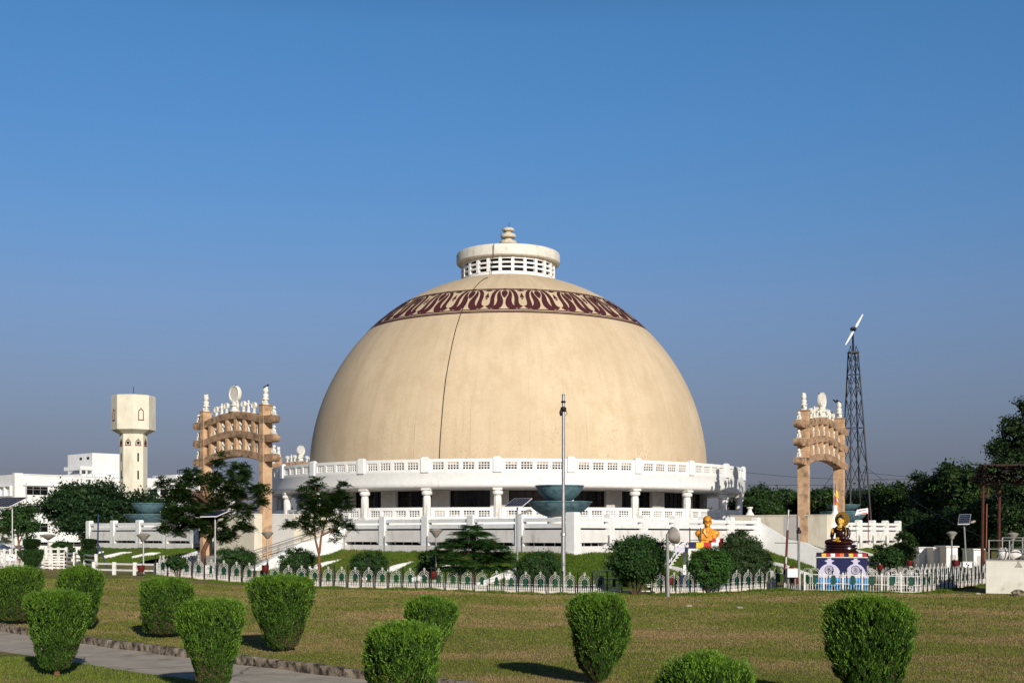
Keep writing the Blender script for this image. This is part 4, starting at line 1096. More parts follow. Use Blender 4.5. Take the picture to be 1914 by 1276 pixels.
def solar(px, base, px0, px1, py0, py1, label, lampdx=.55, lampdy=.7, box=None, Y=None, lean=0.0, dark=False):
    p = gp(px, base) if Y is None else gY(px, Y); k = p.y/F; H = zat((py0+py1)/2, p.y)-p.z
    t = thing("solar_lamp", label, "solar street lamp", tuple(p), 0, "solar-powered street lamps")
    topx = lean
    MB().tube([(0,0,0), (topx, 0, H-.05)], [.06, .05], 8).build("pole", METAL, t, smooth=True)
    xa, xb = (px0-px)*k, (px1-px)*k; za, zb = zat(py1, p.y)-p.z, zat(py0, p.y)-p.z
    # a tilted panel: low edge to the left-front, high edge to the right-back
    w = xb-xa; sk = w*.36; d = 1.0
    A = Vector((xa, -d/2*.9, za)); Bv = Vector((xb-sk, -d/2*.9, za+.02)); C = Vector((xb, d/2, zb)); D = Vector((xa+sk, d/2, zb-.02))
    nn = (Bv-A).cross(D-A).normalized(); th = nn*.05
    m = MB(); m.add([A-th, Bv-th, C-th, D-th, A, Bv, C, D], [(0,3,2,1),(0,1,5,4),(1,2,6,5),(2,3,7,6),(3,0,4,7),(4,5,6,7)]); fr = m.build("panel_frame", WHITE, t)
    m = MB()
    nx, ny = 6, 5; up = nn*.006
    for i in range(nx):
        for j in range(ny):
            u0, u1, v0, v1 = (i+.02)/nx*.97+.015, (i+.98)/nx*.97+.015, (j+.02)/ny*.96+.02, (j+.98)/ny*.96+.02
            q = lambda u, v: (A*(1-u)+Bv*u)*(1-v)+(D*(1-u)+C*u)*v+up
            m.add([q(u0, v0), q(u1, v0), q(u1, v1), q(u0, v1)], [(0,1,2,3)])
    m.build("solar_panel", SOLAR, fr, fix=False)
    m = MB(); m.tube([(topx*.8, 0, H-lampdy-.1), (lampdx*.8, -.1, H-lampdy+.1)], .025, 5); ah = m.build("lamp_arm", METAL, t)
    m = MB(); m.ell((lampdx, -.12, H-lampdy+.16), (.20, .10, .09), 10, 6, Matrix.Rotation(R_(-20), 4, 'Y')); m.build("lamp_head", LAMPG, t, smooth=True)
    if box:
        m = MB(); x0, x1 = (box[0]-px)*k, (box[1]-px)*k; z0, z1 = zat(box[3], p.y)-p.z, zat(box[2], p.y)-p.z
        m.box(x0, x1, -.30, -.06, z0, z1); m.box(x0-.03, x1+.03, -.34, -.02, z1, z1+.04); bx = m.build("battery_box", WHITE, t)
        m = MB(); m.box((x0*.6+x1*.4)-.03, (x0*.6+x1*.4)+.03, -.315, -.30, z1-.18, z1-.06); m.box((x0*.4+x1*.6)-.05, (x0*.4+x1*.6)+.05, -.315, -.30, z1-.24, z1-.14); m.build("lock", DARKM, bx)
    return t
solar(402, 1084, 377, 426, 953, 965, "solar lamp with white box, in front of the feathery tree at the left gateway", .35, .55, (384, 403, 1057, 1071))
solar(967, 1105, 942, 995, 930, 947, "solar lamp with low white box, left of the tall mast", .62, .65, (945, 971, 1066, 1083))
solar(1808, 1052, 1786, 1820, 960, 979, "solar lamp standing before the dark trees at the right", .32, .35, Y=85, lean=-.22, box=(1797, 1814, 1050, 1060))
solar(23, 1062, -30, 49, 928, 948, "solar lamp at the far left edge, in front of the white building", -.1, .6, Y=92, box=(14, 34, 1036, 1047))

# blue pole with prop
p = gp(182, 1070); k = p.y/F
t = thing("blue_pole", "thin dark blue pole with a slanting prop leg, left of the lamp post", "pole", tuple(p))
BLUEP = flat("dark_blue_paint", (.02, .035, .10))
MB().tube([(0,0,0), (.06, 0, 110*k)], .05, 7).build("pole", BLUEP, t, smooth=True)
MB().tube([(26*k, -.3, -.05), (.05, 0, 55*k)], .04, 6).build("prop_leg", BLUEP, t, smooth=True)

# leaning red pole, grey pole with clamp, electric box
p = gY(1466, 76.5); k = p.y/F
t = thing("leaning_pole", "leaning grey and red pole with cross bars, left of the seated statue", "pole", tuple(p))
MB().tube([(0,0,0), (3.5*k, 0, 62*k)], .07, 7).tube([(6*k, 0, 112*k), (8*k, 0, 150*k)], .05, 7).build("pole", METAL, t, smooth=True)
MB().tube([(3.5*k, 0, 62*k), (6*k, 0, 112*k)], .072, 7).tube([(.3*k, 0, 30*k), (1.6*k, 0, 50*k)], .085, 7).build("red_wrap", REDP, t, smooth=True)
MB().tube([(-18*k, 0, 88*k), (27*k, 0, 88*k)], .03, 5).tube([(5*k, -.05, 133*k), (11*k, -.05, 139*k)], .02, 5).build("cross_bar", METAL, t)
q = gY(1493, 76.5)
t = thing("clamp_pole", "bare grey pole with a dark clamp near its top, right of the leaning pole", "pole", tuple(q))
MB().tube([(0,0,0), (0, 0, 118*k)], [.085, .07], 8).tube([(0, 0, 118*k), (0, 0, 138*k)], .045, 7).build("pole", METAL, t, smooth=True)
MB().lathe([(.08, 106*k), (.14, 107*k), (.14, 112*k), (.08, 113*k)], 10).ell((0, -.1, 115*k), (.06, .06, .10), 6, 5).build("clamp", DARKM, t)
q = gY(1480, 75.9)
t = thing("electric_box", "white electric box on legs between the leaning pole and the grey pole", "electric box", tuple(q))
MB().box(-10*k, 9*k, -.3, .3, 25*k, 40*k).box(-10.5*k, 9.5*k, -.33, .33, 40*k, 41*k).build("box", WHITE, t)
MB().tube([(-7*k, 0, 0), (-7*k, 0, 25*k)], .05, 6).tube([(6*k, 0, 0), (6*k, 0, 25*k)], .05, 6).build("legs", METAL, t)
MB().ell((0, 0, 43*k), (.16, .14, .1), 8, 5).build("red_cap", REDP, t, smooth=True)

# ================================================================ FENCES
def fence_path(pts):
    return [gY(px, Y) for px, Y in pts]
def resample(path, step):
    out = []; acc = 0; 
    for a, b in zip(path[:-1], path[1:]):
        L = (b-a).length; d = acc
        while d < L: out.append((a.lerp(b, d/L), (b-a).normalized())); d += step
        acc = d-L
    return out
def arch_unit():
    """one bay: three nested arches with a finial and a picket foot; width .80"""
    m = MB(); n = 8; th = .017
    for hw, top in ((.33, 1.08), (.26, .98), (.19, .88)):
        pts = [(-hw, 0, .05), (-hw, 0, top-hw*1.1)]
        for k in range(1, n): a = math.pi-math.pi*k/n; pts.append((hw*math.cos(a), 0, top-hw*1.1+hw*1.1*math.sin(a)))
        pts += [(hw, 0, top-hw*1.1), (hw, 0, .05)]
        for a, b in zip(pts[:-1], pts[1:]): m.bar(a, b, th, .035, (0, 1, 0))
    m.bar((0, 0, .88), (0, 0, 1.25), th, .03, (0, 1, 0)); m.bar((-.045, 0, 1.12), (-.045, 0, 1.22), .02, .03, (0, 1, 0)); m.bar((.045, 0, 1.12), (.045, 0, 1.22), .02, .03, (0, 1, 0)); m.bar((-.05, 0, 1.12), (.05, 0, 1.12), .02, .03, (0, 1, 0))
    for k in range(8):
        x = -.37+k*.105; m.prism([(x-.03, .04), (x+.03, .04), (x+.03, .32), (x, .40), (x-.03, .32)], -.03, -.01)
    m.bar((-.41, 0, .10), (.41, 0, .10), .03, .03); m.bar((-.41, 0, .50), (.41, 0, .50), .018, .02)
    return m
ARCH_ME = None
IRONW = mat("white_painted_iron", (.74,.72,.69), (.55,.52,.48), 5, .6)
CURBW = mat("painted_fence_kerb", (.66,.58,.50), (.52,.43,.35), 3, .85)
def arch_fence(path, label, step=.84, grp="white arched fences round the stupa lawn"):
    global ARCH_ME
    t = thing("arched_fence", label, "fence", tuple(path[0]), 0, grp)
    pts = resample(path, step)
    for p, d in pts:
        if ARCH_ME is None:
            a = arch_unit().build("arch_panel", IRONW, t)
            gmb = MB(); pl = [(-.092, .40), (.092, .40), (.092, .72)]+[(.092*math.cos(R_(22.5*k)), .72+.16*math.sin(R_(22.5*k))) for k in range(1, 8)]+[(-.092, .72)]
            gmb.prism(pl, -.045, -.03); gpl = gmb.build("green_plate", GREENP, a); ARCH_ME = (a.data, gpl.data)
        else:
            a = bpy.data.objects.new("arch_panel", ARCH_ME[0]); COL.objects.link(a); a.parent = t
            gpl = bpy.data.objects.new("green_plate", ARCH_ME[1]); COL.objects.link(gpl); gpl.parent = a
        c = p+d*(step/2)-path[0]; a.location = (c.x, c.y, float(ground(p.x, p.y))-path[0].z); a.rotation_euler = (0, 0, math.atan2(d.y, d.x)); a.scale = (step/.84, 1, 1)
    m = MB()
    for a, b in zip(path[:-1], path[1:]):
        n = max(2, int((b-a).length/2))
        for k in range(n):
            p = a.lerp(b, k/n); q = a.lerp(b, (k+1)/n); p.z = float(ground(p.x, p.y)); q.z = float(ground(q.x, q.y))
            m.bar(p+Vector((0, 0, -.02)), q+Vector((0, 0, -.02)), .16, .30)
    m.build("kerb_wall", CURBW, t, world=True)
    return t
def post_fence(path, label, step=.84, h=1.35, shift=-.35):
    t = thing("post_fence", label, "fence", tuple(path[0]), 0, "black post and wire fences before the white fence")
    pts = resample(path, step); me = None
    for p, d in pts:
        if me is None:
            m = MB(); m.tube([(0,0,-.2), (0,0,h-.12)], .038, 6); m.lathe([(.038, h-.12), (.05, h-.10), (.03, h-.04), (.0, h)], 6)
            o = m.build("post", BLACKP, t); me = o.data
        else: o = bpy.data.objects.new("post", me); COL.objects.link(o); o.parent = t
        q = Vector((p.x, p.y+shift, 0)); o.location = (q.x-path[0].x, q.y-path[0].y, float(ground(q.x, q.y))-path[0].z)
    m = MB()
    for z in (.35, .75):
        for (p, d), (q, e) in zip(pts[:-1], pts[1:]):
            a = Vector((p.x, p.y+shift, float(ground(p.x, p.y))+z)); b = Vector((q.x, q.y+shift, float(ground(q.x, q.y))+z)); m.tube([a, b], .008, 4)
    m.build("wire", BLACKP, t, world=True)
mainp = [(294, 80.0), (372, 79.0), (480, 78.0), (600, 77.0), (720, 76.0), (800, 75.5), (940, 75.0), (1100, 74.6), (1136, 74.7)]
arch_fence(fence_path(mainp), "long white arched fence with green plates, from the small shrub to the mast")
arch_fence(fence_path([(1220, 75.2), (1300, 75.4), (1440, 78.0)]), "white arched fence with green plates in front of the golden bust")
arch_fence(fence_path([(1702, 75.2), (1838, 88.0)]), "white arched fence with green plates running back to the right-hand platform", step=1.0)
arch_fence(fence_path([(1636, 97.0), (1720, 93.5), (1800, 101.0), (1850, 104)]), "second white arched fence farther back, behind the small dark shrub")
arch_fence(fence_path([(296, 80.4), (340, 86), (372, 95)]), "white arched fence turning back beside the left flight of stairs")
post_fence(fence_path([(294, 80.0), (480, 78.0), (600, 77.0), (720, 76.0), (800, 75.5), (940, 75.0), (1100, 74.6), (1300, 75.2), (1440, 77.8), (1510, 78), (1700, 75.2), (1836, 87.8)]), "line of thin black posts with wire along the whole white fence")
# straight railed fence with green plates round the seated statue
def straight_fence(path, label, bay=1.12, h=.98, grp=None, name="railed_fence", plates=True, rails=(.06, .45, .95), bars=6):
    t = thing(name, label, "fence", tuple(path[0]), 0, grp)
    pts = resample(path, bay); pm = None
    for i, (p, d) in enumerate(pts):
        M = Matrix.Translation((p.x, p.y, float(ground(p.x, p.y)))) @ Matrix.Rotation(math.atan2(d.y, d.x), 4, 'Z')
        m = MB(); m.box(-.05, .05, -.05, .05, -.1, h+.12, M); m.build("post", IRONW, t, world=True)
        m = MB()
        for z in rails: m.box(.05, bay-.05, -.02, .02, z*h/.98-.02, z*h/.98+.02, M)
        for k in range(1, bars+1): x = bay*k/(bars+1); m.box(x-.013, x+.013, -.015, .015, .04, h-.04, M)
        if plates:
            for r_ in (.26, .34): 
                for k in range(6):
                    a0, a1 = math.pi*k/6, math.pi*(k+1)/6; m.bar(M @ Vector((bay/2+r_*math.cos(a0), 0, h+r_*math.sin(a0))), M @ Vector((bay/2+r_*math.cos(a1), 0, h+r_*math.sin(a1))), .02, .03, (0, 1, 0))
        m.build("railing", IRONW, t, world=True)
        if plates:
            m = MB(); pl = [(bay/2-.13, .42), (bay/2+.13, .42), (bay/2+.13, .82)]+[(bay/2+.13*math.cos(R_(22.5*k)), .82+.12*math.sin(R_(22.5*k))) for k in range(1, 8)]+[(bay/2-.13, .82)]
            m.prism(pl, -.06, -.03, M); m.build("green_plate", GREENP, t, world=True)
    return t
straight_fence(fence_path([(1504, 76.0), (1690, 75.0)]), "white railed fence with green plates in front of the seated statue", bay=1.08, grp="white railed fences with green plates")
straight_fence(fence_path([(1442, 77.6), (1500, 76.2)]), "short white railed fence between the red pole and the statue's base", bay=.95, grp="white railed fences with green plates")
straight_fence(fence_path([(1660, 79.0), (1742, 82.0)]), "short white railed fence behind the fence corner, right of the statue", bay=1.2, grp="white railed fences with green plates")
# gate-like white panel at 1125-1165
q = gY(1112, 75.3); k = 75.3/F
t = thing("white_gate", "small white barred gate left of the round dark shrub, by the mast", "gate", tuple(q))
m = MB()
for x in (0, 3.2): m.box(x, x+.07, -.03, .03, -.1, 1.3)
for z in (.12, .38, .5, .8, .98, 1.24): m.box(0, 3.2, -.02, .02, z, z+.06)
m.box(1.4, 1.46, -.03, .03, 0, 1.3); m.box(2.2, 2.25, -.03, .03, 0, 1.3)
m.build("bars", IRONW, t)
for x in (.35, 1.75): MB().prism([(x-.16, .42), (x+.16, .42), (x+.16, .85), (x+.1, .97), (x, 1.02), (x-.1, .97), (x-.16, .85)], -.09, -.05).build("dark_plate", flat("very_dark_green", (.004, .02, .012)), t)

# ---- left side rails
def rail_fence(a, b, label, n, h, rails, grp=None, dz=0.0, w=.09):
    pa = gY(*a); pb = gY(*b); t = thing("rail_fence", label, "fence", tuple(pa), 0, grp)
    d = (pb-pa); L = d.length; d.normalize()
    zz = lambda p: float(ground(p.x, p.y))
    m = MB()
    for i in range(n+1):
        p = pa.lerp(pb, i/n); z = zz(p); m.box(p.x-w, p.x+w, p.y-w, p.y+w, z-.2, z+h+.08)
    m.build("posts", IRONW, t, world=True)
    m = MB()
    for r_ in rails:
        for i in range(n):
            p = pa.lerp(pb, i/n); q = pa.lerp(pb, (i+1)/n); m.bar(Vector((p.x, p.y-.0, zz(p)+r_)), Vector((q.x, q.y, zz(q)+r_+dz/n)), .05, .11)
    m.build("rails", IRONW, t, world=True)
G = "white horizontal-railed fences on the left"
rail_fence((176, 83), (292, 80.5), "low white two-railed fence left of the arched fence, below the lamp post", 3, .72, (.30, .68), G, w=.11)
rail_fence((122, 96), (180, 83.5), "white four-railed fence curving down behind the middle topiary", 3, 1.2, (.25, .55, .85, 1.15), G)
rail_fence((66, 95), (124, 96), "dense white slatted fence panel between the two tiered topiaries", 4, 1.5, (.1, .3, .5, .7, .9, 1.1, 1.45), G)
rail_fence((-14, 99), (66, 97), "white railed fence at the far left edge, below the solar lamp", 7, 1.35, (.2, .75, 1.3), G)
straight_fence(fence_path([(-12, 92), (48, 91)]), "low white picket fence at the far left edge", bay=1.0, h=.75, name="picket_fence", plates=False, rails=(.2, .6), bars=5)
straight_fence(fence_path([(70, 93.5), (122, 94)]), "white barred fence in front of the slatted panel on the left", bay=1.0, h=1.0, name="picket_fence", plates=False, rails=(.1, .35, .6, .9), bars=3)
# small white house with an arched opening at the left edge
t = thing("white_kiosk", "small white kiosk with sloping top and arched doorway at the far left edge", "kiosk", tuple(gY(8, 112)))
m = MB(); m.prism([(-1.9, 0), (-1.9, 1.55), (-.9, 1.45), (0, .95+.15), (.78, .95), (.78, 0), (.62, 0), (.62, .55), (.5, .72), (.33, .78), (.18, .66), (.15, 0)], -.0, 2.0)
m.v = [(x, y, z*1.15) for x, y, z in m.v]; m.build("walls", WHITE, t)
MB().box(.1, .68, .9, 1.0, 0, 1.0).build("doorway", SHADEWALL, t)
# grey scrub wall low behind left fence
t = thing("low_wall", "long low white wall behind the railed fence at the left edge", "wall", tuple(gY(60, 118)))
MB().bar(gY(-20, 116)+Vector((0, 0, .9)), gY(150, 119)+Vector((0, 0, .7)), .3, 1.4).build("wall", WHITE_LOW, t, world=True)

# ================================================================ RIGHT-HAND WHITE PLATFORM
q = gp(1843, 1108); Yw = q.y; k = Yw/F
t = thing("white_platform", "white plastered block platform at the right edge of the lawn", "platform", tuple(q), R_(-19.5))
PLW = mat("platform_whitewash", (.70,.67,.60), (.62,.58,.50), 1.4, .85, dirt=(.38,.32,.25), dscale=1.8, dpos=(.58,.82), dstretch=(1,1,.6))
m = MB(); m.box(0, 4.6, 0, 4.0, -.2, 61*k); m.build("walls", PLW, t)
m = MB(); m.box(-.04, 4.6, -.04, 4.04, 61*k, 62.5*k); m.build("top_slab", GREYST, t)
m = MB(); m.prism([(1.55, 49*k), (1.95, 49*k), (1.92, 51*k), (1.80, 56*k), (1.78, 60*k), (1.70, 60*k), (1.70, 56*k), (1.58, 51*k)], -.03, 0); m.build("lamp_bracket", GREYST, t)
t2 = thing("pipe_railing", "grey pipe railing on top of the white platform at right", "railing", (q.x, q.y, 62.5*k+q.z), R_(-19.5))
m = MB(); z0 = 0
for (x, y) in ((.15, .2), (1.25, .2), (2.35, .2), (3.4, .2), (.9, 1.8), (2.0, 1.8), (3.2, 1.8)): m.tube([(x, y, 0), (x, y, (36 if y < 1 else 41)*k)], .04, 6)
for z in (20, 36): m.tube([(.1, .2, z*k), (4.5, .2, z*k)], .035, 6)
m.tube([(.9, 1.8, 41*k), (4.5, 1.8, 41*k)], .035, 6); m.tube([(.6, .4, 2*k), (1.3, .5, 20*k), (1.45, .5, 36*k)], .03, 5)
m.build("rails", METAL, t2)
def rock(c, r, name, label, mt, grp=None, flat_=.6, seed=1):
    rr = random.Random(seed); m = MB(); m.ell((0, 0, 0), r, 10, 7)
    m.v = [tuple(Vector(v)*(1+rr.uniform(-.13, .13))) for v in m.v]; o = m.build(name, mt, smooth=True, angle=45); o.location = c
    tag(o, label, "sack" if "sack" in name else "rock", grp)
rock((q.x+1.1, q.y+.3, 62.5*k+.33), (.30, .28, .36), "sack", "pale filled sack standing on the white platform, left one", WHITE_LOW, "pale sacks on the white platform", seed=2)
rock((q.x+1.75, q.y+.2, 62.5*k+.27), (.36, .3, .30), "sack", "pale slumped sack in the middle of the white platform's top", WHITE_LOW, "pale sacks on the white platform", seed=3)
rock((q.x+2.6, q.y-.3, 62.5*k+.15), (.75, .4, .17), "sack", "long flat brownish sack lying at the right of the platform's top", GREYST, "pale sacks on the white platform", seed=4)
b = gp(1903, 1112); rock((b.x, b.y, b.z+.12), (.42, .3, .20), "rock", "rounded pinkish rock on the grass before the white platform", KERBM, seed=5)
for i, (px, py, w) in enumerate(((1288, 1133, "left one of the two below the golden bust's shrubs"), (1382, 1136, "right one of the two below the golden bust's shrubs"), (1828, 1110, "beside the white platform's left corner"))):
    b = gp(px, py); rock((b.x, b.y, b.z+.02), (.17, .12, .07), "rock", f"small pale stone on the lawn, {w}", PAVE, seed=10+i)

# ---- rusty posts with timber canopy, far right
q = gY(1838, 96); k = 96/F
t = thing("timber_canopy", "rusty posts carrying a rough dark timber canopy at the right edge", "canopy", tuple(q))
for px, y0 in ((1838, 0), (1883, 1.5)):
    x = (px-1838)*k; m = MB(); m.tube([(x-.1, y0, 0), (x, y0, zat(880, 96)-q.z)], [.12, .10], 7); m.build("post", RUST, t, smooth=True)
m = MB(); m.tube([(.17, -.1, 2.4), (.22, -.1, 5.6)], .05, 5); m.build("peeling_strip", flat("orange_rust", (.22, .07, .035)), t)
rr = random.Random(5); WOODD = mat("dark_timber", (.045,.026,.019), (.018,.012,.010), 5, .9)
for j in range(8):
    m = MB(); z = zat(870+j*4.2, 96)-q.z; m.bar((-.25+rr.uniform(-.1,.1), -.6+.3*j, z), (4.5, -.4+.35*j, z+rr.uniform(-.15, .15)), .16, .14); m.build("beam", WOODD, t)
m = MB()
for j in range(150):
    x = rr.uniform(-.3, 4.2); z = zat(rr.uniform(870, 906), 96)-q.z; m.bar((x, -.8+rr.uniform(-.3,.3), z), (x+rr.uniform(-.5, .7), 1.6, z+rr.uniform(-.3, .3)), .06, .08)
m.build("cross_slats", WOODD, t)

# ---- power lines
def wire(a, b, sag, label):
    A, Bv = P(*a), P(*b); pts = []
    for i in range(17):
        s = i/16; p = A.lerp(Bv, s); p.z -= sag*4*s*(1-s); pts.append(p-A)
    o = MB().tube(pts, .022, 4).build("power_line", DARKM); o.location = A; tag(o, label, "cable", "thin overhead cables crossing the sky")
wire((1390, 882, 160), (1760, 893, 160), .5, "topmost sagging cable from the gallery's right end towards the trees")
wire((1390, 905, 160), (1700, 903, 165), .15, "lower straight cable from the gallery's right end past the gateway")
wire((1598, 880, 150), (1760, 892, 190), .2, "cable running from the lattice tower over the right-hand trees")
wire((1613, 868, 149), (1838, 1004, 105), .5, "cable slanting down from the lattice tower to the right-hand canopy")
wire((1560, 880, 150), (1533, 920, 150), .0, "short steep guy wire seen through the right gateway")

# ---- distant white huts at right
def hut(px0, px1, py0, py1, Y, label, dx=0, door=None, grp="small white huts beneath the right-hand trees"):
    q = gY((px0+px1)/2, Y); w = (px1-px0)/2*Y/F; h = zat(py0, Y)-q.z
    t = thing("white_hut", label, "hut", tuple(q), 0, grp)
    MB().box(-w, w, 0, 3, -.3, h).build("walls", WHITE, t); MB().box(-w-.1, w+.1, -.15, 3.1, h, h+.10).build("roof_slab", WHITE_LOW, t)
    m = MB(); d = door or .5; m.box(-w*.3-.0, -w*.3+d, -.03, .0, .2, h*.72); m.build("doorway", SHADEWALL, t)
    m = MB(); m.box(w*.35, w*.35+.45, -.03, 0, h*.15, h*.45); m.build("dark_opening", INTERIOR, t)
hut(1718, 1747, 1024, 1046, 118, "flat white hut nearest the grass bank, under the right-hand trees")
hut(1745, 1772, 1025, 1048, 116, "white hut in the middle of the row, with a small red notice")
hut(1769, 1790, 1022, 1048, 114, "tallest white hut of the row, right behind the lamp post")
hut(1820, 1838, 1027, 1042, 122, "small pale blue-white hut seen right of the solar lamp")
q = gY(1763, 115.9); 
t = thing("red_notice", "small white notice with red lettering on the middle white hut", "notice", (q.x, q.y, 1.5)); MB().box(-.16, .16, -.02, 0, 0, .42).build("board", WHC, t); m = MB()
for z in (.08, .18, .30): m.box(-.12, .10, -.028, -.021, z, z+.035)
m.build("red_lines", REDC, t)

# white stupa-shaped shrine with flag, behind the seated statue
q = gY(1567, 112); k = 112/F
t = thing("white_shrine", "small white bell-shaped shrine between the right gateway and seated statue", "shrine", tuple(q))
zz = lambda y: zat(y, 112)-q.z
MB().box(-14*k, 12*k, -.2, 1.5, 0, zz(984)).lathe([(13*k, zz(984)), (12.5*k, zz(972)), (9*k, zz(962)), (5*k, zz(956)), (4*k, zz(950)), (4.5*k, zz(948)), (4.5*k, zz(944)), (0, zz(943))], 20, (-3*k, .6, 0)).build("body", WHITE, t, smooth=True, angle=40)
MB().box(-6*k, 4*k, -.26, -.2, zz(1004), zz(985)).build("niche", SHADEWALL, t)
q2 = P(1560, 945, 112.6)
t = thing("flag", "blue, yellow, white and red flag hanging from a thin pole in the right gateway", "flag", tuple(q2))
MB().tube([(0, 0, -.2), (0, 0, 2.1)], .025, 5).build("flagpole", METAL, t)
for i, (mt, z0, z1, x0, x1) in enumerate(((BLC, 1.15, 2.0, 0, .10), (YEL, .75, 1.40, .08, .34), (REDC, .15, .9, .0, .26), (WHC, .42, .75, .16, .30), (ORC, .0, .40, .08, .34))):
    m = MB(); m.add([(x0-.0, -.01*i-.02, z0+.0), (x1, -.05-.01*i, z0-.12), (x1*.85, -.04-.01*i, (z0+z1)/2), (x1*.7, -.01*i-.02, z1-.15), (x0, -.01*i-.03, z1)], [(0,1,2,3,4)])
    sm = m.build("stripe", mt, t, fix=False); sm.modifiers.new("thick", 'SOLIDIFY').thickness = .012
# banner
q = P(1609, 957, 122); k = 122/F
t = thing("banner", "tilted white banner with dark red writing beside the right teal bowls", "banner", tuple(q))
bm1 = MB(); bm1.add([(-11*k, 0, -6*k), (14*k, 0, -2*k), (13*k, 0, 8*k), (-7*k, 0, 5*k)], [(0,1,2,3)]); o = bm1.build("cloth", WHC, t, fix=False); o.modifiers.new("thick", 'SOLIDIFY').thickness = .03
m = MB()
m.add([(-9*k, -.03, -5*k), (12*k, -.03, -1.5*k), (12*k, -.03, .3*k), (-5*k, -.03, -3.2*k)], [(0,1,2,3)]); m.build("red_band", REDC, o, fix=False)
m = MB()
for (x, z) in ((-4, 3), (-2, 3.4), (0, 3.8), (3, 4.4), (5, 4.8), (7.5, 5.2)): m.box(x*k, (x+1.3)*k, -.035, -.03, z*k-.09, z*k+.0)
m.build("lettering", DARKM, o)
MB().tube([(14*k, 0, -60*k), (14*k, 0, 9*k)], .04, 5).build("pole", REDP, t)
# ================================================================ PLANTS
def leaf_quads(C, D, W, L, wid):
    """C centres (N,3), D unit length direction, W unit width direction, L lengths, wid widths -> diamond quads"""
    L = L[:, None]; wid = wid[:, None]
    V = np.empty((len(C), 4, 3))
    V[:, 0] = C-D*L*.5; V[:, 1] = C+W*wid*.5-D*L*.05; V[:, 2] = C+D*L*.5; V[:, 3] = C-W*wid*.5-D*L*.05
    return V.reshape(-1, 3), np.arange(len(C)*4).reshape(-1, 4)
def unit(a): return a/np.maximum(np.linalg.norm(a, axis=1, keepdims=True), 1e-9)
def rndu(n): return unit(RNG.normal(size=(n, 3)))

DEADT = mat('dead_twigs', (.16,.105,.055), (.09,.06,.035), 9, .9)
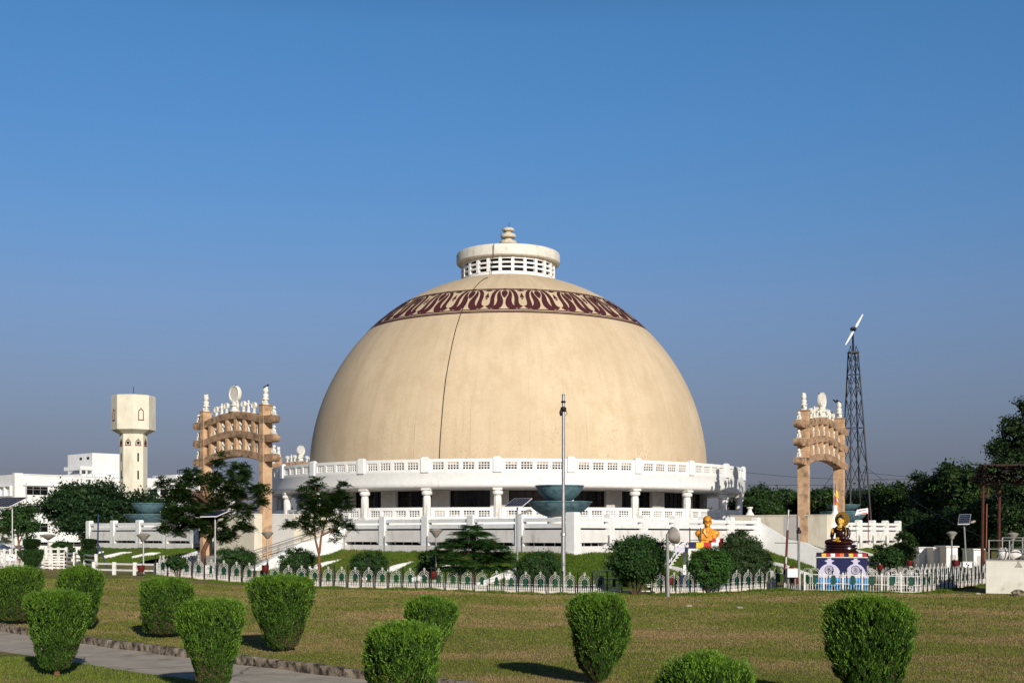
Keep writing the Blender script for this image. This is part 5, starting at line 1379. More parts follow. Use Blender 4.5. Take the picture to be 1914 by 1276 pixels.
# ---- clipped thuja bushes of the foreground
def thuja(px, base, top, hwpx, kind, label, n=15000, group="clipped bright green shrubs on the lawn", m=None, Y=None, seed=0, trunk=True, name="clipped_shrub", cat="shrub", leaf=.085, flat_=0):
    p = gp(px, base) if Y is None else gY(px, Y)
    if Y is None and base > 1276: pass
    k = p.y/F; H = (base-top)*k if Y is None else zat(top, p.y)-p.z; R = hwpx*k
    t = thing(name, label, cat, (p.x, p.y, p.z), 0, group)
    prof = {'goblet': ([0, .04, .12, .3, .5, .7, .85, .93, .98, 1], [.25, .44, .53, .66, .82, .95, 1.0, .95, .80, .30]),
            'egg':    ([0, .04, .12, .3, .5, .7, .85, .93, .98, 1], [.20, .45, .58, .78, .92, 1.0, .93, .76, .48, .10]),
            'tall':   ([0, .05, .15, .3, .5, .7, .85, .93, .98, 1], [.12, .30, .52, .76, .92, 1.0, .98, .88, .68, .15]),
            'round':  ([0, .05, .15, .3, .5, .7, .85, .93, .98, 1], [.25, .45, .62, .82, .97, 1.0, .86, .66, .40, .08]),
            'ball':   ([0, .10, .2, .35, .5, .65, .8, .9, .97, 1], [.10, .16, .55, .88, 1.0, .98, .85, .66, .38, .08]),
            'cube':   ([0, .05, .15, .3, .5, .7, .85, .93, .97, 1], [.40, .80, .90, .96, 1.0, 1.0, .97, .90, .78, .3])}[kind]
    if m is None: n = int(n*2.7); leaf = leaf*.76
    rs = np.random.default_rng(100+seed); ph = rs.random(6)*6.28
    def radius(tt, a):
        r = np.interp(tt, *prof)
        return R*r*(.98+.07*np.sin(2*a+ph[0]+tt*2)+.065*np.sin(3*a+tt*5+ph[1])+.05*np.sin(tt*8+ph[4])*np.sin(a+ph[3])+.045*np.sin(7*a+ph[2]+tt*9)+.03*np.sin(11*a-tt*13+ph[3])+.02*np.sin(17*a+tt*21+ph[4]))
    h0 = .05*H
    # surface-biased samples
    tt = rs.random(n*2); w = np.interp(tt, *prof); keep = rs.random(n*2) < w+.15; tt = tt[keep][:n]; nn = len(tt)
    top_extra = int(n*.28); tt = np.concatenate([tt, np.full(top_extra, .97)]); a = rs.random(nn+top_extra)*2*np.pi
    depth = np.concatenate([1-np.abs(rs.normal(0, .10, nn)), np.sqrt(rs.random(top_extra))*.96])
    r = radius(tt, a)*depth
    zt = h0+(H-h0)*tt
    topz = lambda rr: (H-h0)*np.interp(rr/R, [0, .5, .8, 1.0], [1.0, .985, .95, .88])+h0 if kind not in ('egg', 'round', 'ball') else (H-h0)*np.interp(rr/R, [0, .3, .55, .8, 1.0], [1.0, .975, .90, .78, .62])+h0
    zt[nn:] = topz(r[nn:])-np.abs(rs.normal(0, .05, top_extra))
    # clumpy holes: push some clumps inwards so darker gaps show
    cl = np.sin(a*7+3*np.sin(tt*7+ph[1])+ph[5])*np.sin(tt*19+2*np.sin(a*3+ph[2])+ph[0])+.8*np.sin(a*17+2*np.sin(tt*15)+ph[3])*np.sin(tt*33+a*5)
    r = r*(1-.30*np.clip(cl-.1, 0, 1)+.05*np.clip(-cl, 0, 1)); zt = zt+.02*cl*H*.3*(tt < .96)
    topn = np.arange(len(a)) >= nn; zt = zt+topn*(.035*np.sin(r*np.cos(a)*19+ph[4])*np.sin(r*np.sin(a)*17+ph[1]))
    C = np.stack([r*np.cos(a), r*np.sin(a), zt], -1)
    out = np.stack([np.cos(a), np.sin(a), np.zeros_like(a)], -1)
    up = np.array([0, 0, 1.0]); g = rs.normal(size=C.shape)
    D = unit(up*1.0+out*.6*(1+.0*tt[:, None])+g*.5); Wd = unit(np.cross(D, out+g*.8))
    L = leaf*(.6+rs.random(len(C))*.9); wd = L*.24
    fresh = (rs.random(len(C)) < np.clip((C[:, 2]/H-.80)/.16, .03, .92)) & (depth > .88) | (topn & (rs.random(len(C)) < .9))
    if m is not None: fresh[:] = False
    Vf, Qf = leaf_quads(C[fresh], D[fresh], Wd[fresh], L[fresh]*1.1, wd[fresh]*1.1)
    V, Q = leaf_quads(C[~fresh], D[~fresh], Wd[~fresh], L[~fresh], wd[~fresh])
    # loose shoots that break the clipped outline
    k2 = 1100; a2 = rs.random(k2)*6.283; t2 = rs.uniform(.15, 1.0, k2)**.6; r2 = radius(t2, a2)*np.where(t2 > .93, rs.random(k2)**.5, 1.0); z2 = np.where(t2 > .93, topz(r2), h0+(H-h0)*t2)
    o2 = np.stack([np.cos(a2), np.sin(a2), 0*a2], -1); C0 = np.stack([r2*np.cos(a2), r2*np.sin(a2), z2], -1); D2_ = unit(up+o2*.6+rs.normal(size=(k2, 3))*.3)
    Cs = []; Ds = []
    for j in range(4): Cs.append(C0+D2_*(.038*j)); Ds.append(unit(D2_+rs.normal(size=(k2, 3))*.35))
    Cs = np.concatenate(Cs); Ds = np.concatenate(Ds); V2, Q2 = leaf_quads(Cs, Ds, unit(np.cross(Ds, rs.normal(size=Ds.shape))), np.full(len(Cs), leaf*.8), np.full(len(Cs), leaf*.28))
    if m is not None: V = np.concatenate([V, V2]); Q = np.concatenate([Q, Q2+len(V)-len(V2)])
    else: Vf = np.concatenate([Vf, V2]); Qf = np.concatenate([Qf, Q2+len(Vf)-len(V2)]); np_mesh("new_growth", Vf, Qf, LEAF_NEW, t)
    np_mesh("foliage", V, Q, m or LEAF_TOP, t)
    if m is None:   # dead brown sprays low down on the clipped sides
        k3 = int(n*.045); a3 = rs.normal(ph[0], .9, k3); t3 = np.abs(rs.normal(.10, .22, k3)).clip(0, .9); r3 = radius(t3, a3)*(1-np.abs(rs.normal(0, .07, k3)))
        C3 = np.stack([r3*np.cos(a3), r3*np.sin(a3), h0+(H-h0)*t3], -1); D3 = unit(rs.normal(size=(k3, 3))+np.array([0, 0, .6])); V3, Q3 = leaf_quads(C3, D3, unit(np.cross(D3, rs.normal(size=(k3, 3)))), np.full(k3, leaf*1.2), np.full(k3, leaf*.16))
        np_mesh("dead_twigs", V3, Q3, DEADT, t)
    # solid core coloured as shaded foliage so that nothing shows through
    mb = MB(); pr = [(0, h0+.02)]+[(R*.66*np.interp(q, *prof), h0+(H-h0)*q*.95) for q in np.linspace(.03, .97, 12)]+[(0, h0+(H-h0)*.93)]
    mb.lathe(pr, 14); mb.build("shaded_core", INNER, t, smooth=True)
    if trunk:
        mb = MB(); mb.tube([(0, 0, -.05), (.02, .01, h0+.12*H), (.0, 0, H*.4)], [.07, .06, .03], 7)
        for j in range(5): aj = j*1.3+seed; mb.tube([(0, 0, .05), (math.cos(aj)*R*.35, math.sin(aj)*R*.35, H*.3)], [.035, .02], 5)
        mb.build("stem", BARKR, t)
    return t
INNER = mat("shaded_inner_foliage", (.014,.028,.008), (.010,.014,.006), 8, .95)  # dark green with the shade inside the foliage put into the colour
thuja(32, 1165, 1060, 43, 'cube', "clipped green shrub cut by the left edge, behind the goblet-shaped one on the path side", seed=1)
thuja(106, 1257, 1105, 57, 'goblet', "goblet-shaped clipped shrub on the verge this side of the path, far left", seed=2, n=17000)
thuja(150, 1178, 1058, 44, 'egg', "rounded clipped shrub just behind the goblet-shaped one, far left", seed=3)
thuja(310, 1190, 1082, 46, 'cube', "flat-topped clipped shrub standing alone beyond the kerb, left of centre", seed=4)
thuja(397, 1296, 1122, 61, 'goblet', "tall clipped shrub on the near side of the path, cut by the bottom edge", seed=5, n=20000)
thuja(527, 1218, 1076, 59, 'goblet', "broad domed clipped shrub right behind the kerb, below the young two-stemmed tree", seed=6, n=17000)
thuja(753, 1330, 1168, 70, 'cube', "broad flat clipped shrub cut by the bottom edge, in front of a smaller one", seed=7, n=22000)
thuja(803, 1228, 1116, 47, 'egg', "smaller clipped shrub peeping out behind the broad bottom-edge one", seed=8)
thuja(1118, 1280, 1112, 59, 'tall', "upright clipped shrub casting a long shadow leftwards, below the round dark shrub", seed=9, n=18000)
thuja(1318, 1400, 1225, 84, 'round', "clipped shrub of which only the domed top shows at the bottom edge", seed=10, n=24000)
thuja(1624, 1325, 1118, 78, 'tall', "largest round-headed clipped shrub, on the lawn below the seated statue", seed=11, n=26000)

# two-tiered topiaries
for px, Y, la in ((59, 91, "two-tiered dark green topiary on the far left, by the slatted fence"), (166, 88, "two-tiered dark green topiary left of the blue pole")):
    p = gY(px, Y); k = Y/F; t = thing("topiary", la, "topiary", tuple(p), 0, "two-tiered clipped topiaries")
    hw2 = 21 if px < 100 else 18; off = p.z
    def tier(z0, z1, R, kind, sd):
        o = thuja(px, 0, 1000-(z1-EYE)*F/Y, R, kind, "x", n=6500, m=LEAF_DARK, Y=Y, seed=sd, trunk=False, leaf=.11)
        ch = list(o.children)
        for c in ch: c.parent = t; c.name = "lower_tier" if kind == 'goblet' else "upper_tier"
        s_ = (z1-z0)/(z1-p.z)
        for c in ch: c.scale = (1, 1, s_); c.location = (0, 0, z0-p.z)
        bpy.data.objects.remove(o)
    tier(zat(1064, Y), zat(1026, Y), hw2, 'goblet', 20+px); tier(zat(1028, Y), zat(1007, Y), hw2*.72, 'cube', 21+px)
    MB().tube([(0,0,0), (0,0,.9)], [.06, .05], 7).tube([(.1,0,0), (.2,0,.6)], .04, 6).tube([(-.12,0,0), (-.2,0,.6)], .04, 6).build("stem", BARKR, t)

# ---- looser leafy shrubs along the fence
def clump_cloud(blobs, nclump, nleaf, csize, leaf, wid, droop=.0, seed=0, upw=.2, shell=.5):
    rs = np.random.default_rng(seed+500); Cs = []; Ns = []
    vol = np.array([b[3]*b[4]*b[5] for b in blobs])**.7; vol /= vol.sum()
    for b, f in zip(blobs, vol):
        k = max(3, int(nclump*f)); u = unit(rs.normal(size=(k, 3))); rad = shell+(1-shell)*rs.random((k, 1))**.6
        c = np.array(b[:3])+u*rad*np.array(b[3:6])
        for j in range(k):
            m_ = int(nleaf*(.5+rs.random())); cs = csize*(.6+.8*rs.random())
            q = c[j]+rs.normal(size=(m_, 3))*np.array([cs, cs, cs*.6]); Cs.append(q); Ns.append(np.repeat(u[j][None], m_, 0))
    C = np.concatenate(Cs); Nn = np.concatenate(Ns); g = rs.normal(size=C.shape)
    nrm = unit(Nn*.6+np.array([0, 0, .5])+g*.55); D = unit(np.cross(nrm, rs.normal(size=C.shape))+np.array([0, 0, upw-droop]))
    W = unit(np.cross(D, nrm)); L = leaf*(.6+.8*rs.random(len(C)))
    return leaf_quads(C, D, W, L, L*wid)
def shrub(px, base, top, hwpx, label, Y=None, n=(170, 46), leaf=.11, m=None, stem=.25, seed=0, kind='ball', group="dark round shrubs along the fence", shape=None, wid=.5, name="round_shrub", core=.68):
    p = gp(px, base) if Y is None else gY(px, Y); k = p.y/F; H = (zat(top, p.y)-p.z)*1.04; R = hwpx*k*1.12
    t = thing(name, label, "shrub", tuple(p), 0, group)
    z0 = H*stem; cz = (z0+H)/2; rz = (H-z0)/2
    rs = np.random.default_rng(seed+77)
    blobs = shape(R, H, z0) if shape else [(0, 0, cz, R*.90, R*.86, rz*.92)]+[(R*.5*math.cos(q), R*.5*math.sin(q), cz+rz*rs.uniform(-.35, .45), R*.45, R*.45, rz*.45) for q in rs.random(5)*6.28]
    V, Q = clump_cloud(blobs, n[0], n[1], R*.10, leaf, wid, seed=seed, shell=.72)
    np_mesh("foliage", V, Q, m or LEAF_DARK, t)
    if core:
        mb = MB(); b = blobs[0]; mb.ell(b[:3], (b[3]*core, b[4]*core, b[5]*core), 14, 10); mb.build("shaded_core", INNER, t, smooth=True)
    mb = MB()
    for j in range(5):
        a = j*1.257+seed; mb.tube([(math.cos(a)*.08, math.sin(a)*.08, -.05), (math.cos(a)*R*.3, math.sin(a)*R*.3, z0+.1), (math.cos(a)*R*.5, math.sin(a)*R*.5, cz)], [.05, .035, .015], 5)
    mb.build("stem", BARK, t)
    return t
shrub(333, 1079, 1037, 21, "small dark round shrub at the left end of the arched fence", n=(110, 40), leaf=.12, seed=1, stem=.3)
shrub(438, 1085, 1021, 35, "round dark shrub between the feathery tree and the lamp post", n=(210, 60), seed=2, stem=.28)
shrub(556, 1092, 1023, 31, "round dark shrub left of the slender two-stemmed tree", n=(190, 56), seed=3, stem=.2)
shrub(690, 1094, 1030, 34, "round dark shrub between the two-stemmed tree and lamp post", n=(210, 56), seed=4, stem=.18)
shrub(800, 1097, 1026, 20, "narrow very dark shrub behind the lamp post, left of the layered tree", n=(130, 60), seed=5, stem=.15)
shrub(1003, 1106, 1030, 41, "broad dark shrub between the solar lamp and the tall mast", n=(300, 60), seed=6, stem=.06)
shrub(1189, 1112, 1000, 52, "largest round dark shrub, right of the small white gate", n=(420, 64), seed=7, stem=.16, leaf=.14)
shrub(1328, 1107, 1021, 37, "bright leafy shrub directly below the golden bust", n=(330, 66), seed=8, stem=.04, m=leafmat("mid_green_leaves", (.030,.090,.014), (.065,.155,.024), 7))
shrub(1390, 1101, 992, 37, "tall bushy oleander right of the golden bust", n=(420, 60), seed=9, stem=.03, leaf=.19, wid=.22, core=.5, name="oleander_bush", m=leafmat("oleander_leaves", (.030,.060,.018), (.060,.105,.032), 6),
      shape=lambda R, H, z0: [(0, 0, H*.40, R*.85, R*.8, H*.36), (-R*.45, 0, H*.74, R*.36, R*.35, H*.20), (R*.35, 0, H*.68, R*.40, R*.4, H*.20), (R*.8, .1, H*.45, R*.40, R*.4, H*.22), (-.1*R, 0, H*.86, R*.22, R*.25, H*.12)])
shrub(1669, 1075, 1021, 20, "small dark round shrub on a thin stem right of the seated statue", Y=84, n=(150, 46), seed=10, stem=.42, leaf=.12, core=.45)
shrub(1692, 1030, 990, 22, "bright green bush on the bank's end below the right rails", Y=112, n=(170, 46), seed=11, stem=.1, leaf=.2, m=LEAF_TREE, core=.5)
shrub(1652, 1040, 1015, 24, "low green bush on the grass bank right of the statue", Y=100, n=(120, 40), seed=12, stem=.05, leaf=.16, m=LEAF_TREE, core=.4)
shrub(117, 1045, 1010, 22, "dark shrub in shade beneath the broad rain tree", Y=118, n=(120, 40), seed=13, stem=.1, leaf=.2, core=.5)

BARK_TWO = mat("dark_red_brown_bark", (.16,.075,.042), (.07,.038,.026), 5, .9, .5, 30)
# ---- feathery pinnate trees
def frond_cloud(blobs, nfr, flen, leafl, seed=0, droop=.5, npair=9, flat_=1.0):
    rs = np.random.default_rng(seed+900); Cs = []; Ds = []; Ws = []; Ls = []
    vol = np.array([b[3]*b[4]*b[5] for b in blobs])**.5; vol /= vol.sum()
    for b, f in zip(blobs, vol):
        k = max(4, int(nfr*f)); u = unit(rs.normal(size=(k, 3))); rad = .2+.72*rs.random((k, 1))**.5
        nt_ = max(2, k//10); u = np.repeat(u[:nt_], 10, 0); rad = np.repeat(rad[:nt_], 10, 0); k = nt_*10
        c = np.array(b[:3])+u*rad*np.array(b[3:6])+rs.normal(size=(k, 3))*.05
        aa = np.tile(np.arange(10)*.628, nt_)+np.repeat(rs.random(nt_)*6.28, 10)+rs.normal(0, .15, k); ee = np.where(np.arange(k) % 2 == 0, rs.uniform(.3, 1.0, k), rs.uniform(-.25, .35, k))*flat_
        d = unit(np.stack([np.cos(aa)*np.cos(ee), np.sin(aa)*np.cos(ee), np.sin(ee)], -1)+u*.35*np.array([1, 1, .6])); L = flen*(.6+.7*rs.random(k))
        side = unit(np.cross(d, np.array([0, 0, 1.0])+rs.normal(size=(k, 3))*.25))
        for j in range(npair):
            s = (j+.5)/npair; p = c+d*(L*s)[:, None]+np.array([0, 0, -1.0])*(droop*L*s*s*.6)[:, None]
            for sg in (-1, 1):
                ll = leafl*(1-.5*abs(s-.45))*(.8+.4*rs.random(k)); dd = unit(side*sg+d*.45+np.array([0, 0, -.28])+rs.normal(size=(k, 3))*.12)
                Cs.append(p+dd*(ll*.5)[:, None]); Ds.append(dd); Ws.append(unit(np.cross(dd, np.cross(side, d)))); Ls.append(ll)
    C = np.concatenate(Cs); L = np.concatenate(Ls)
    return leaf_quads(C, np.concatenate(Ds), np.concatenate(Ws), L, L*.32)
def tree(px, base, blobs_px, label, Y=None, name="tree", trunk=None, r0=.14, mode='frond', n=900, flen=.75, leafl=.20, m=None, seed=0, bark=None, droop=.5, dy=.8, group=None, nleaf=40, csize=.5, leaf=.3, wid=.6, limbs=True, core=False, npair=9, flat_=1.0):
    p = gp(px, base) if Y is None else gY(px, Y); k = p.y/F; Yc = p.y; rs = np.random.default_rng(seed+5)
    t = thing(name, label, "tree", tuple(p), 0, group)
    blobs = []
    for q in blobs_px:
        x, y, rx, ry = q[:4]; d = q[4] if len(q) > 4 else rs.uniform(-.5, .5)*dy
        blobs.append(((x-px)*k, d, zat(y, Yc)-p.z, rx*k, min(rx, ry*1.3)*k*(.9 if mode == 'frond' else 1.0), ry*k))
    if mode == 'frond': V, Q = frond_cloud(blobs, n, flen, leafl, seed, droop, npair, flat_)
    else: V, Q = clump_cloud(blobs, n, nleaf, csize, leaf, wid, seed=seed, shell=.55)
    np_mesh("crown", V, Q, m or LEAF_TREE, t)
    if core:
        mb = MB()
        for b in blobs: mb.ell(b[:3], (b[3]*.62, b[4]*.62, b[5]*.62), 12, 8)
        mb.build("shaded_crown_core", INNER, t, smooth=True)
    mb = MB(); tr = trunk or [(px, base), (px, base-60)]
    pts = [Vector(((x-px)*k, 0, (zat(y, Yc)-p.z) if i else -.1)) for i, (x, y) in enumerate(tr)]
    mb.tube(pts, [r0*(1-.55*i/(len(pts)-1)) for i in range(len(pts))], 8); tp = pts[-1]
    if limbs:
        for b in blobs:
            c = Vector(b[:3]); mid = tp.lerp(c, .5)+Vector((0, 0, .12*(c-tp).length)); st_ = pts[-1] if rs.random() > .4 or len(pts) < 3 else pts[-2]
            mb.tube([st_, mid, c], [r0*.36, r0*.2, r0*.06], 6)
    mb.build("trunk", bark or BARK, t, smooth=True)
    return t
tree(384, 1081, [(412,862,10,18), (398,900,26,20), (455,880,12,22), (446,905,20,16), (358,892,17,20), (340,912,26,22), (425,925,40,22), (370,940,40,22), (330,962,28,16), (312,985,12,10), (455,955,26,16), (403,985,44,24), (340,985,22,16), (480,915,22,10), (488,935,12,20), (310,905,13,10), (365,965,46,22), (452,985,20,10), (440,880,10,16), (324,930,20,16), (418,1000,30,12), (395,955,46,18)],
     "feathery dark green tree with leaning trunk in front of the left gateway", trunk=[(382,1081), (381,1055), (380,1030), (390,1008), (400,980), (402,950)], r0=.19, n=5600, flen=.44, leafl=.17, seed=31, bark=BARK_TWO, dy=1.6, name="feathery_tree")
tree(598, 1096, [(590,905,14,16), (582,925,26,18), (640,915,12,18), (645,940,14,18), (612,940,30,20), (575,945,22,14), (560,975,26,13), (545,985,14,8), (600,970,34,14), (640,975,16,12), (625,1000,12,14), (655,985,9,10), (582,985,14,14), (622,955,30,16), (595,950,28,18)],
     "slender two-stemmed young tree with feathery leaves before the stairway parapet", trunk=[(597,1096), (597,1055), (596,1032)], r0=.13, n=2300, flen=.40, leafl=.15, seed=32, bark=BARKR, dy=1.0, name="young_tree", limbs=False)
def extra_stems(name, stems, parent, r, bark):
    o = bpy.data.objects[name]; k = o.location.y/F; mb = MB()
    for s in stems: mb.tube([Vector(((x-CX)*k-o.location.x, 0, zat(y, o.location.y)-o.location.z)) for x, y in s], [r*(1-.7*i/(len(s)-1)) for i in range(len(s))], 6)
    mb.build("stem", bark, o, smooth=True)
extra_stems("young_tree", [[(596,1034), (590,1010), (587,980), (588,940), (590,910)], [(597,1034), (600,1005), (608,975), (617,950), (632,925)], [(589,1000), (570,985), (555,978)], [(601,1000), (622,990), (640,980)]], None, .08, BARKR)
# layered low tree (flat tiers of fronds)
lay = []
for (y, w, n_) in ((988, 8, 1), (998, 28, 3), (1009, 46, 4), (1021, 62, 5), (1034, 74, 6), (1047, 76, 6), (1060, 68, 5)):
    for j in range(n_): lay.append((884+(-w+2*w*(j+.5)/n_)*.92, y+random.uniform(-3, 3), w/n_*.9+3, 1.6, random.uniform(-1.2, 1.2)))
tree(884, 1104, lay, "low spreading tree with flat tiers of fern-like leaves beside the lamp post", trunk=[(884,1104), (885,1070), (886,1030), (887,1000)], r0=.10, n=2700, flen=.62, leafl=.17, seed=33, flat_=.22, npair=11, droop=.35, name="layered_tree", m=leafmat("fern_like_leaves", (.026,.080,.014), (.060,.150,.034), 5), bark=BARK)
# left background trees
tree(150, 1040, [(150,918,42,16), (195,915,34,14), (120,935,36,16), (215,945,44,24), (170,950,50,24), (100,962,22,10), (150,975,30,20), (200,985,34,24), (172,1003,22,14), (230,965,30,20), (90,948,10,8), (270,935,30,14), (300,948,20,12)],
     "broad umbrella-shaped rain tree in front of the white building", Y=150, name="rain_tree", mode='clump', n=520, nleaf=60, csize=.55, leaf=.32, m=LEAF_RAIN, r0=.45, seed=34, dy=4, trunk=[(165,1040), (168,1010), (172,985)], core=True, bark=BARK)
tree(36, 1042, [(20,962,18,14), (45,955,16,12), (55,975,12,12), (30,980,26,14), (10,985,14,10), (48,995,14,10), (35,965,22,16), (62,985,6,6)],
     "small round-crowned tree in front of the white building at the left edge", Y=108, name="small_tree", mode='clump', n=150, nleaf=46, csize=.28, leaf=.2, m=LEAF_DARK, r0=.13, seed=35, dy=1.2, trunk=[(38,1042), (35,1018), (34,1000)], bark=BARKR)
tree(-6, 1035, [(0,992,14,8), (12,1005,14,8), (-10,1000,14,10)], "pale feathery shrub-like tree at the very left edge beneath the solar panel", Y=104, name="small_tree", mode='frond', n=260, flen=.5, leafl=.14, r0=.06, seed=36, m=LEAF_TREE)
# right background trees, each with its own crown
back = [(1398,205,922,30,"bushy tree just right of the gallery, seen past its end"),(1432,200,910,32,"rounded tree midway between the gallery and the right gateway"),(1468,206,912,30,"tree left of the right gateway's near pillar"),(1512,204,926,30,"low tree seen through the right gateway, left part"),
        (1545,200,915,28,"round dark tree seen through the right gateway"),(1590,198,928,30,"tree behind the foot of the lattice tower"),(1628,192,912,36,"tree just right of the lattice tower"),(1672,186,908,34,"tree above the right end of the white rails"),
        (1712,180,898,36,"broad tree behind the row of white huts"),(1752,172,886,36,"tall bushy tree left of the highest right-hand crown"),(1796,165,868,38,"high pale-topped tree behind the solar lamp"),(1838,158,872,34,"tree directly behind the rusty canopy posts")]
for i, (px, Y, top, rr_, la) in enumerate(back):
    rs = random.Random(i*7+3); bl = [(px, top+24, rr_*.8, 22)]
    for j in range(8): bl.append((px+rs.uniform(-rr_, rr_)*.95, rs.uniform(top+16, 1000), rs.uniform(14, 24), rs.uniform(12, 20)))
    for j in range(3): bl.append((px+rs.uniform(-rr_, rr_)*.8, top+rs.uniform(3, 14), rs.uniform(5, 11), rs.uniform(5, 9)))
    tree(px, 1040, bl, la, Y=Y, name="leafy_tree", mode='clump', n=210, nleaf=52, csize=.55, leaf=.42, m=LEAF_FAR if i % 3 else LEAF_FAR2, r0=.35, seed=40+i, dy=6, trunk=[(px, 1045), (px+2, 990)], core=True, group="leafy trees beyond the terrace on the right")
tree(1930, 1050, [(1905,768,9,16), (1925,760,18,18), (1890,800,22,20), (1925,800,30,30), (1880,835,24,18), (1915,840,34,26), (1875,868,22,12), (1905,875,34,18), (1940,880,30,30), (1900,920,40,24), (1870,900,18,16), (1890,955,46,24), (1925,960,40,30), (1905,1000,44,26)],
     "tallest dark tree, rising at the right edge above the timber canopy", Y=122, name="tall_tree", mode='clump', n=560, nleaf=60, csize=.34, leaf=.26, m=LEAF_FAR2, r0=.35, seed=60, dy=2.5, trunk=[(1935, 1050), (1930, 960), (1925, 880)], core=True)
for i, (px, Y, y, rr_) in enumerate(((1850, 128, 960, 34), (1815, 132, 975, 32), (1775, 136, 985, 30), (1735, 140, 992, 26), (1705, 150, 985, 24))):
    la = ("dark understorey tree behind the rusty canopy posts", "dark understorey tree behind the solar lamp's pole", "dark understorey tree above the tallest hut", "dark understorey tree above the leftmost hut", "dark understorey tree past the right end of the rails")[i]
    tree(px, 1045, [(px, y, rr_, 30), (px-18, y+20, rr_*.7, 24), (px+18, y+22, rr_*.7, 24), (px, y+36, rr_, 16)], la, Y=Y, name="understorey_tree", mode='clump', n=190, nleaf=52, csize=.45, leaf=.36, m=LEAF_FAR2, r0=.2, seed=70+i, dy=2, core=True, group="dark lower trees at the right")
# creeper on the timber canopy
q = gY(1838, 95.5); V, Q = clump_cloud([(.8, .6, zat(878, 95.5)-q.z, .9, .6, .22), (2.0, .6, zat(888, 95.5)-q.z, .8, .6, .5), (2.6, .6, zat(882, 95.5)-q.z, .9, .6, .25)], 40, 22, .16, .16, .5, seed=90)
o = np_mesh("creeper", V, Q, LEAF_DARK); o.location = q; tag(o, "sparse dry creeper growing over the timber canopy", "creeper")
# far wood closing the horizon
def far_wood():
    xs = []; rs = np.random.default_rng(4)
    bl = []
    for i in range(70):
        Y = rs.uniform(255, 300); px = rs.uniform(-500, 2400); x = (px-CX)/F*Y
        bl.append((x, Y, rs.uniform(2.0, 5.5), rs.uniform(6, 11), 4, rs.uniform(3, 5.5)))
    V, Q = clump_cloud(bl, 1500, 40, .8, .8, .7, seed=91)
    stuff(np_mesh("far_wood", V, Q, LEAF_FAR2), "dark distant wood closing the horizon behind everything", "wood")
far_wood()
# ================================================================ SEATED STATUE ON ITS PAINTED BASE
Ys = 78.6; ks = Ys/F
def sx_(px, c): return (px-c)*ks
def remeshed(mb, name, m, parent, vox=.03, sm=4, smooth=True):
    o = mb.build(name, m, parent, smooth=True, angle=180)
    r = o.modifiers.new("remesh", 'REMESH'); r.mode = 'VOXEL'; r.voxel_size = vox; r.use_smooth_shade = True
    s = o.modifiers.new("smooth", 'SMOOTH'); s.factor = .5; s.iterations = sm
    return o
# base
q = gY(1572, Ys); zq = lambda y: zat(y, Ys)-q.z
bs = thing("statue_base", "blue painted cloth-covered base with white stupa pictures under the seated statue", "statue base", tuple(q), R_(-12))
hw = 1.42; ztp = zq(1041); zmid = zq(1078); zb0 = zq(1097)
MB().box(-hw, hw, -hw, hw, zmid, ztp).build("upper_block", NAVY, bs); MB().box(-hw-.06, hw+.06, -hw-.06, hw+.06, -.3, zmid-.004).build("lower_block", SKYB, bs)
MB().box(-hw-.05, hw+.05, -hw-.05, hw+.05, ztp, ztp+.05).build("white_edge", WHITE, bs)
cols = [NAVY, YEL, REDC, WHC, REDC, ORC, NAVY, YEL, REDC, WHC, REDC]
FM = Matrix.Identity(4); SM = Matrix.Rotation(R_(90), 4, 'Z')
def stupa_pic(M, x, h, w):
    fr = bs
    z = zmid
    m = MB(); prof = [(x-w*.62, z), (x-w*.62, z+h*.10)]
    for k in range(0, 13): a = math.pi-math.pi*k/12; prof.append((x+w*.5*math.cos(a), z+h*.10+h*.62*math.sin(a)))
    prof += [(x+w*.62, z+h*.10), (x+w*.62, z)]
    Mm = M @ Matrix.Translation((0, -hw-.012, 0))
    m.prism(prof, 0, .010, Mm)
    m.prism([(x-w*.11, z+h*.70), (x+w*.11, z+h*.70), (x+w*.11, z+h*.80), (x+w*.20, z+h*.84), (x+w*.20, z+h*.88), (x+w*.08, z+h*.91), (x+w*.08, z+h*.99), (x-w*.08, z+h*.99), (x-w*.08, z+h*.91), (x-w*.20, z+h*.88), (x-w*.20, z+h*.84), (x-w*.11, z+h*.80)], .001, .0105, Mm)
    pic = m.build("stupa_picture", LILAC, bs)
    m = MB(); cz = z+h*.40; R1 = .25
    for k in range(20):
        a, b = 2*math.pi*k/20, 2*math.pi*(k+1)/20
        m.bar(M @ Vector((x+R1*math.cos(a), -hw-.02, cz+R1*math.sin(a))), M @ Vector((x+R1*math.cos(b), -hw-.02, cz+R1*math.sin(b))), .035, .012, M.to_3x3() @ Vector((0, 1, 0)))
    for k in range(12):
        a = math.pi*k/12; m.bar(M @ Vector((x-R1*.8*math.cos(a), -hw-.02, cz-R1*.8*math.sin(a))), M @ Vector((x+R1*.8*math.cos(a), -hw-.02, cz+R1*.8*math.sin(a))), .010, .01, M.to_3x3() @ Vector((0, 1, 0)))
    m.build("painted_wheel", NAVY, pic)
H_ = ztp-zmid
stupa_pic(FM, -.72, H_*.98, 1.30); stupa_pic(FM, .78, H_*.98, 1.20); stupa_pic(SM, .0, H_*.98, 1.4)
for M in (FM, SM):
    for i in range(11):
        x0 = -hw+2*hw*i/11; m = MB(); m.box(x0, x0+2*hw/11-.01, -hw-.075, -hw-.055, ztp+.055, ztp+.25, M); m.build("bunting_flag", cols[i], bs)
MB().box(-hw, hw, -hw, hw, ztp+.05, ztp+.27).build("top_slab", mat("dark_red_cloth", (.10,.012,.012), None, rough=.8), bs)
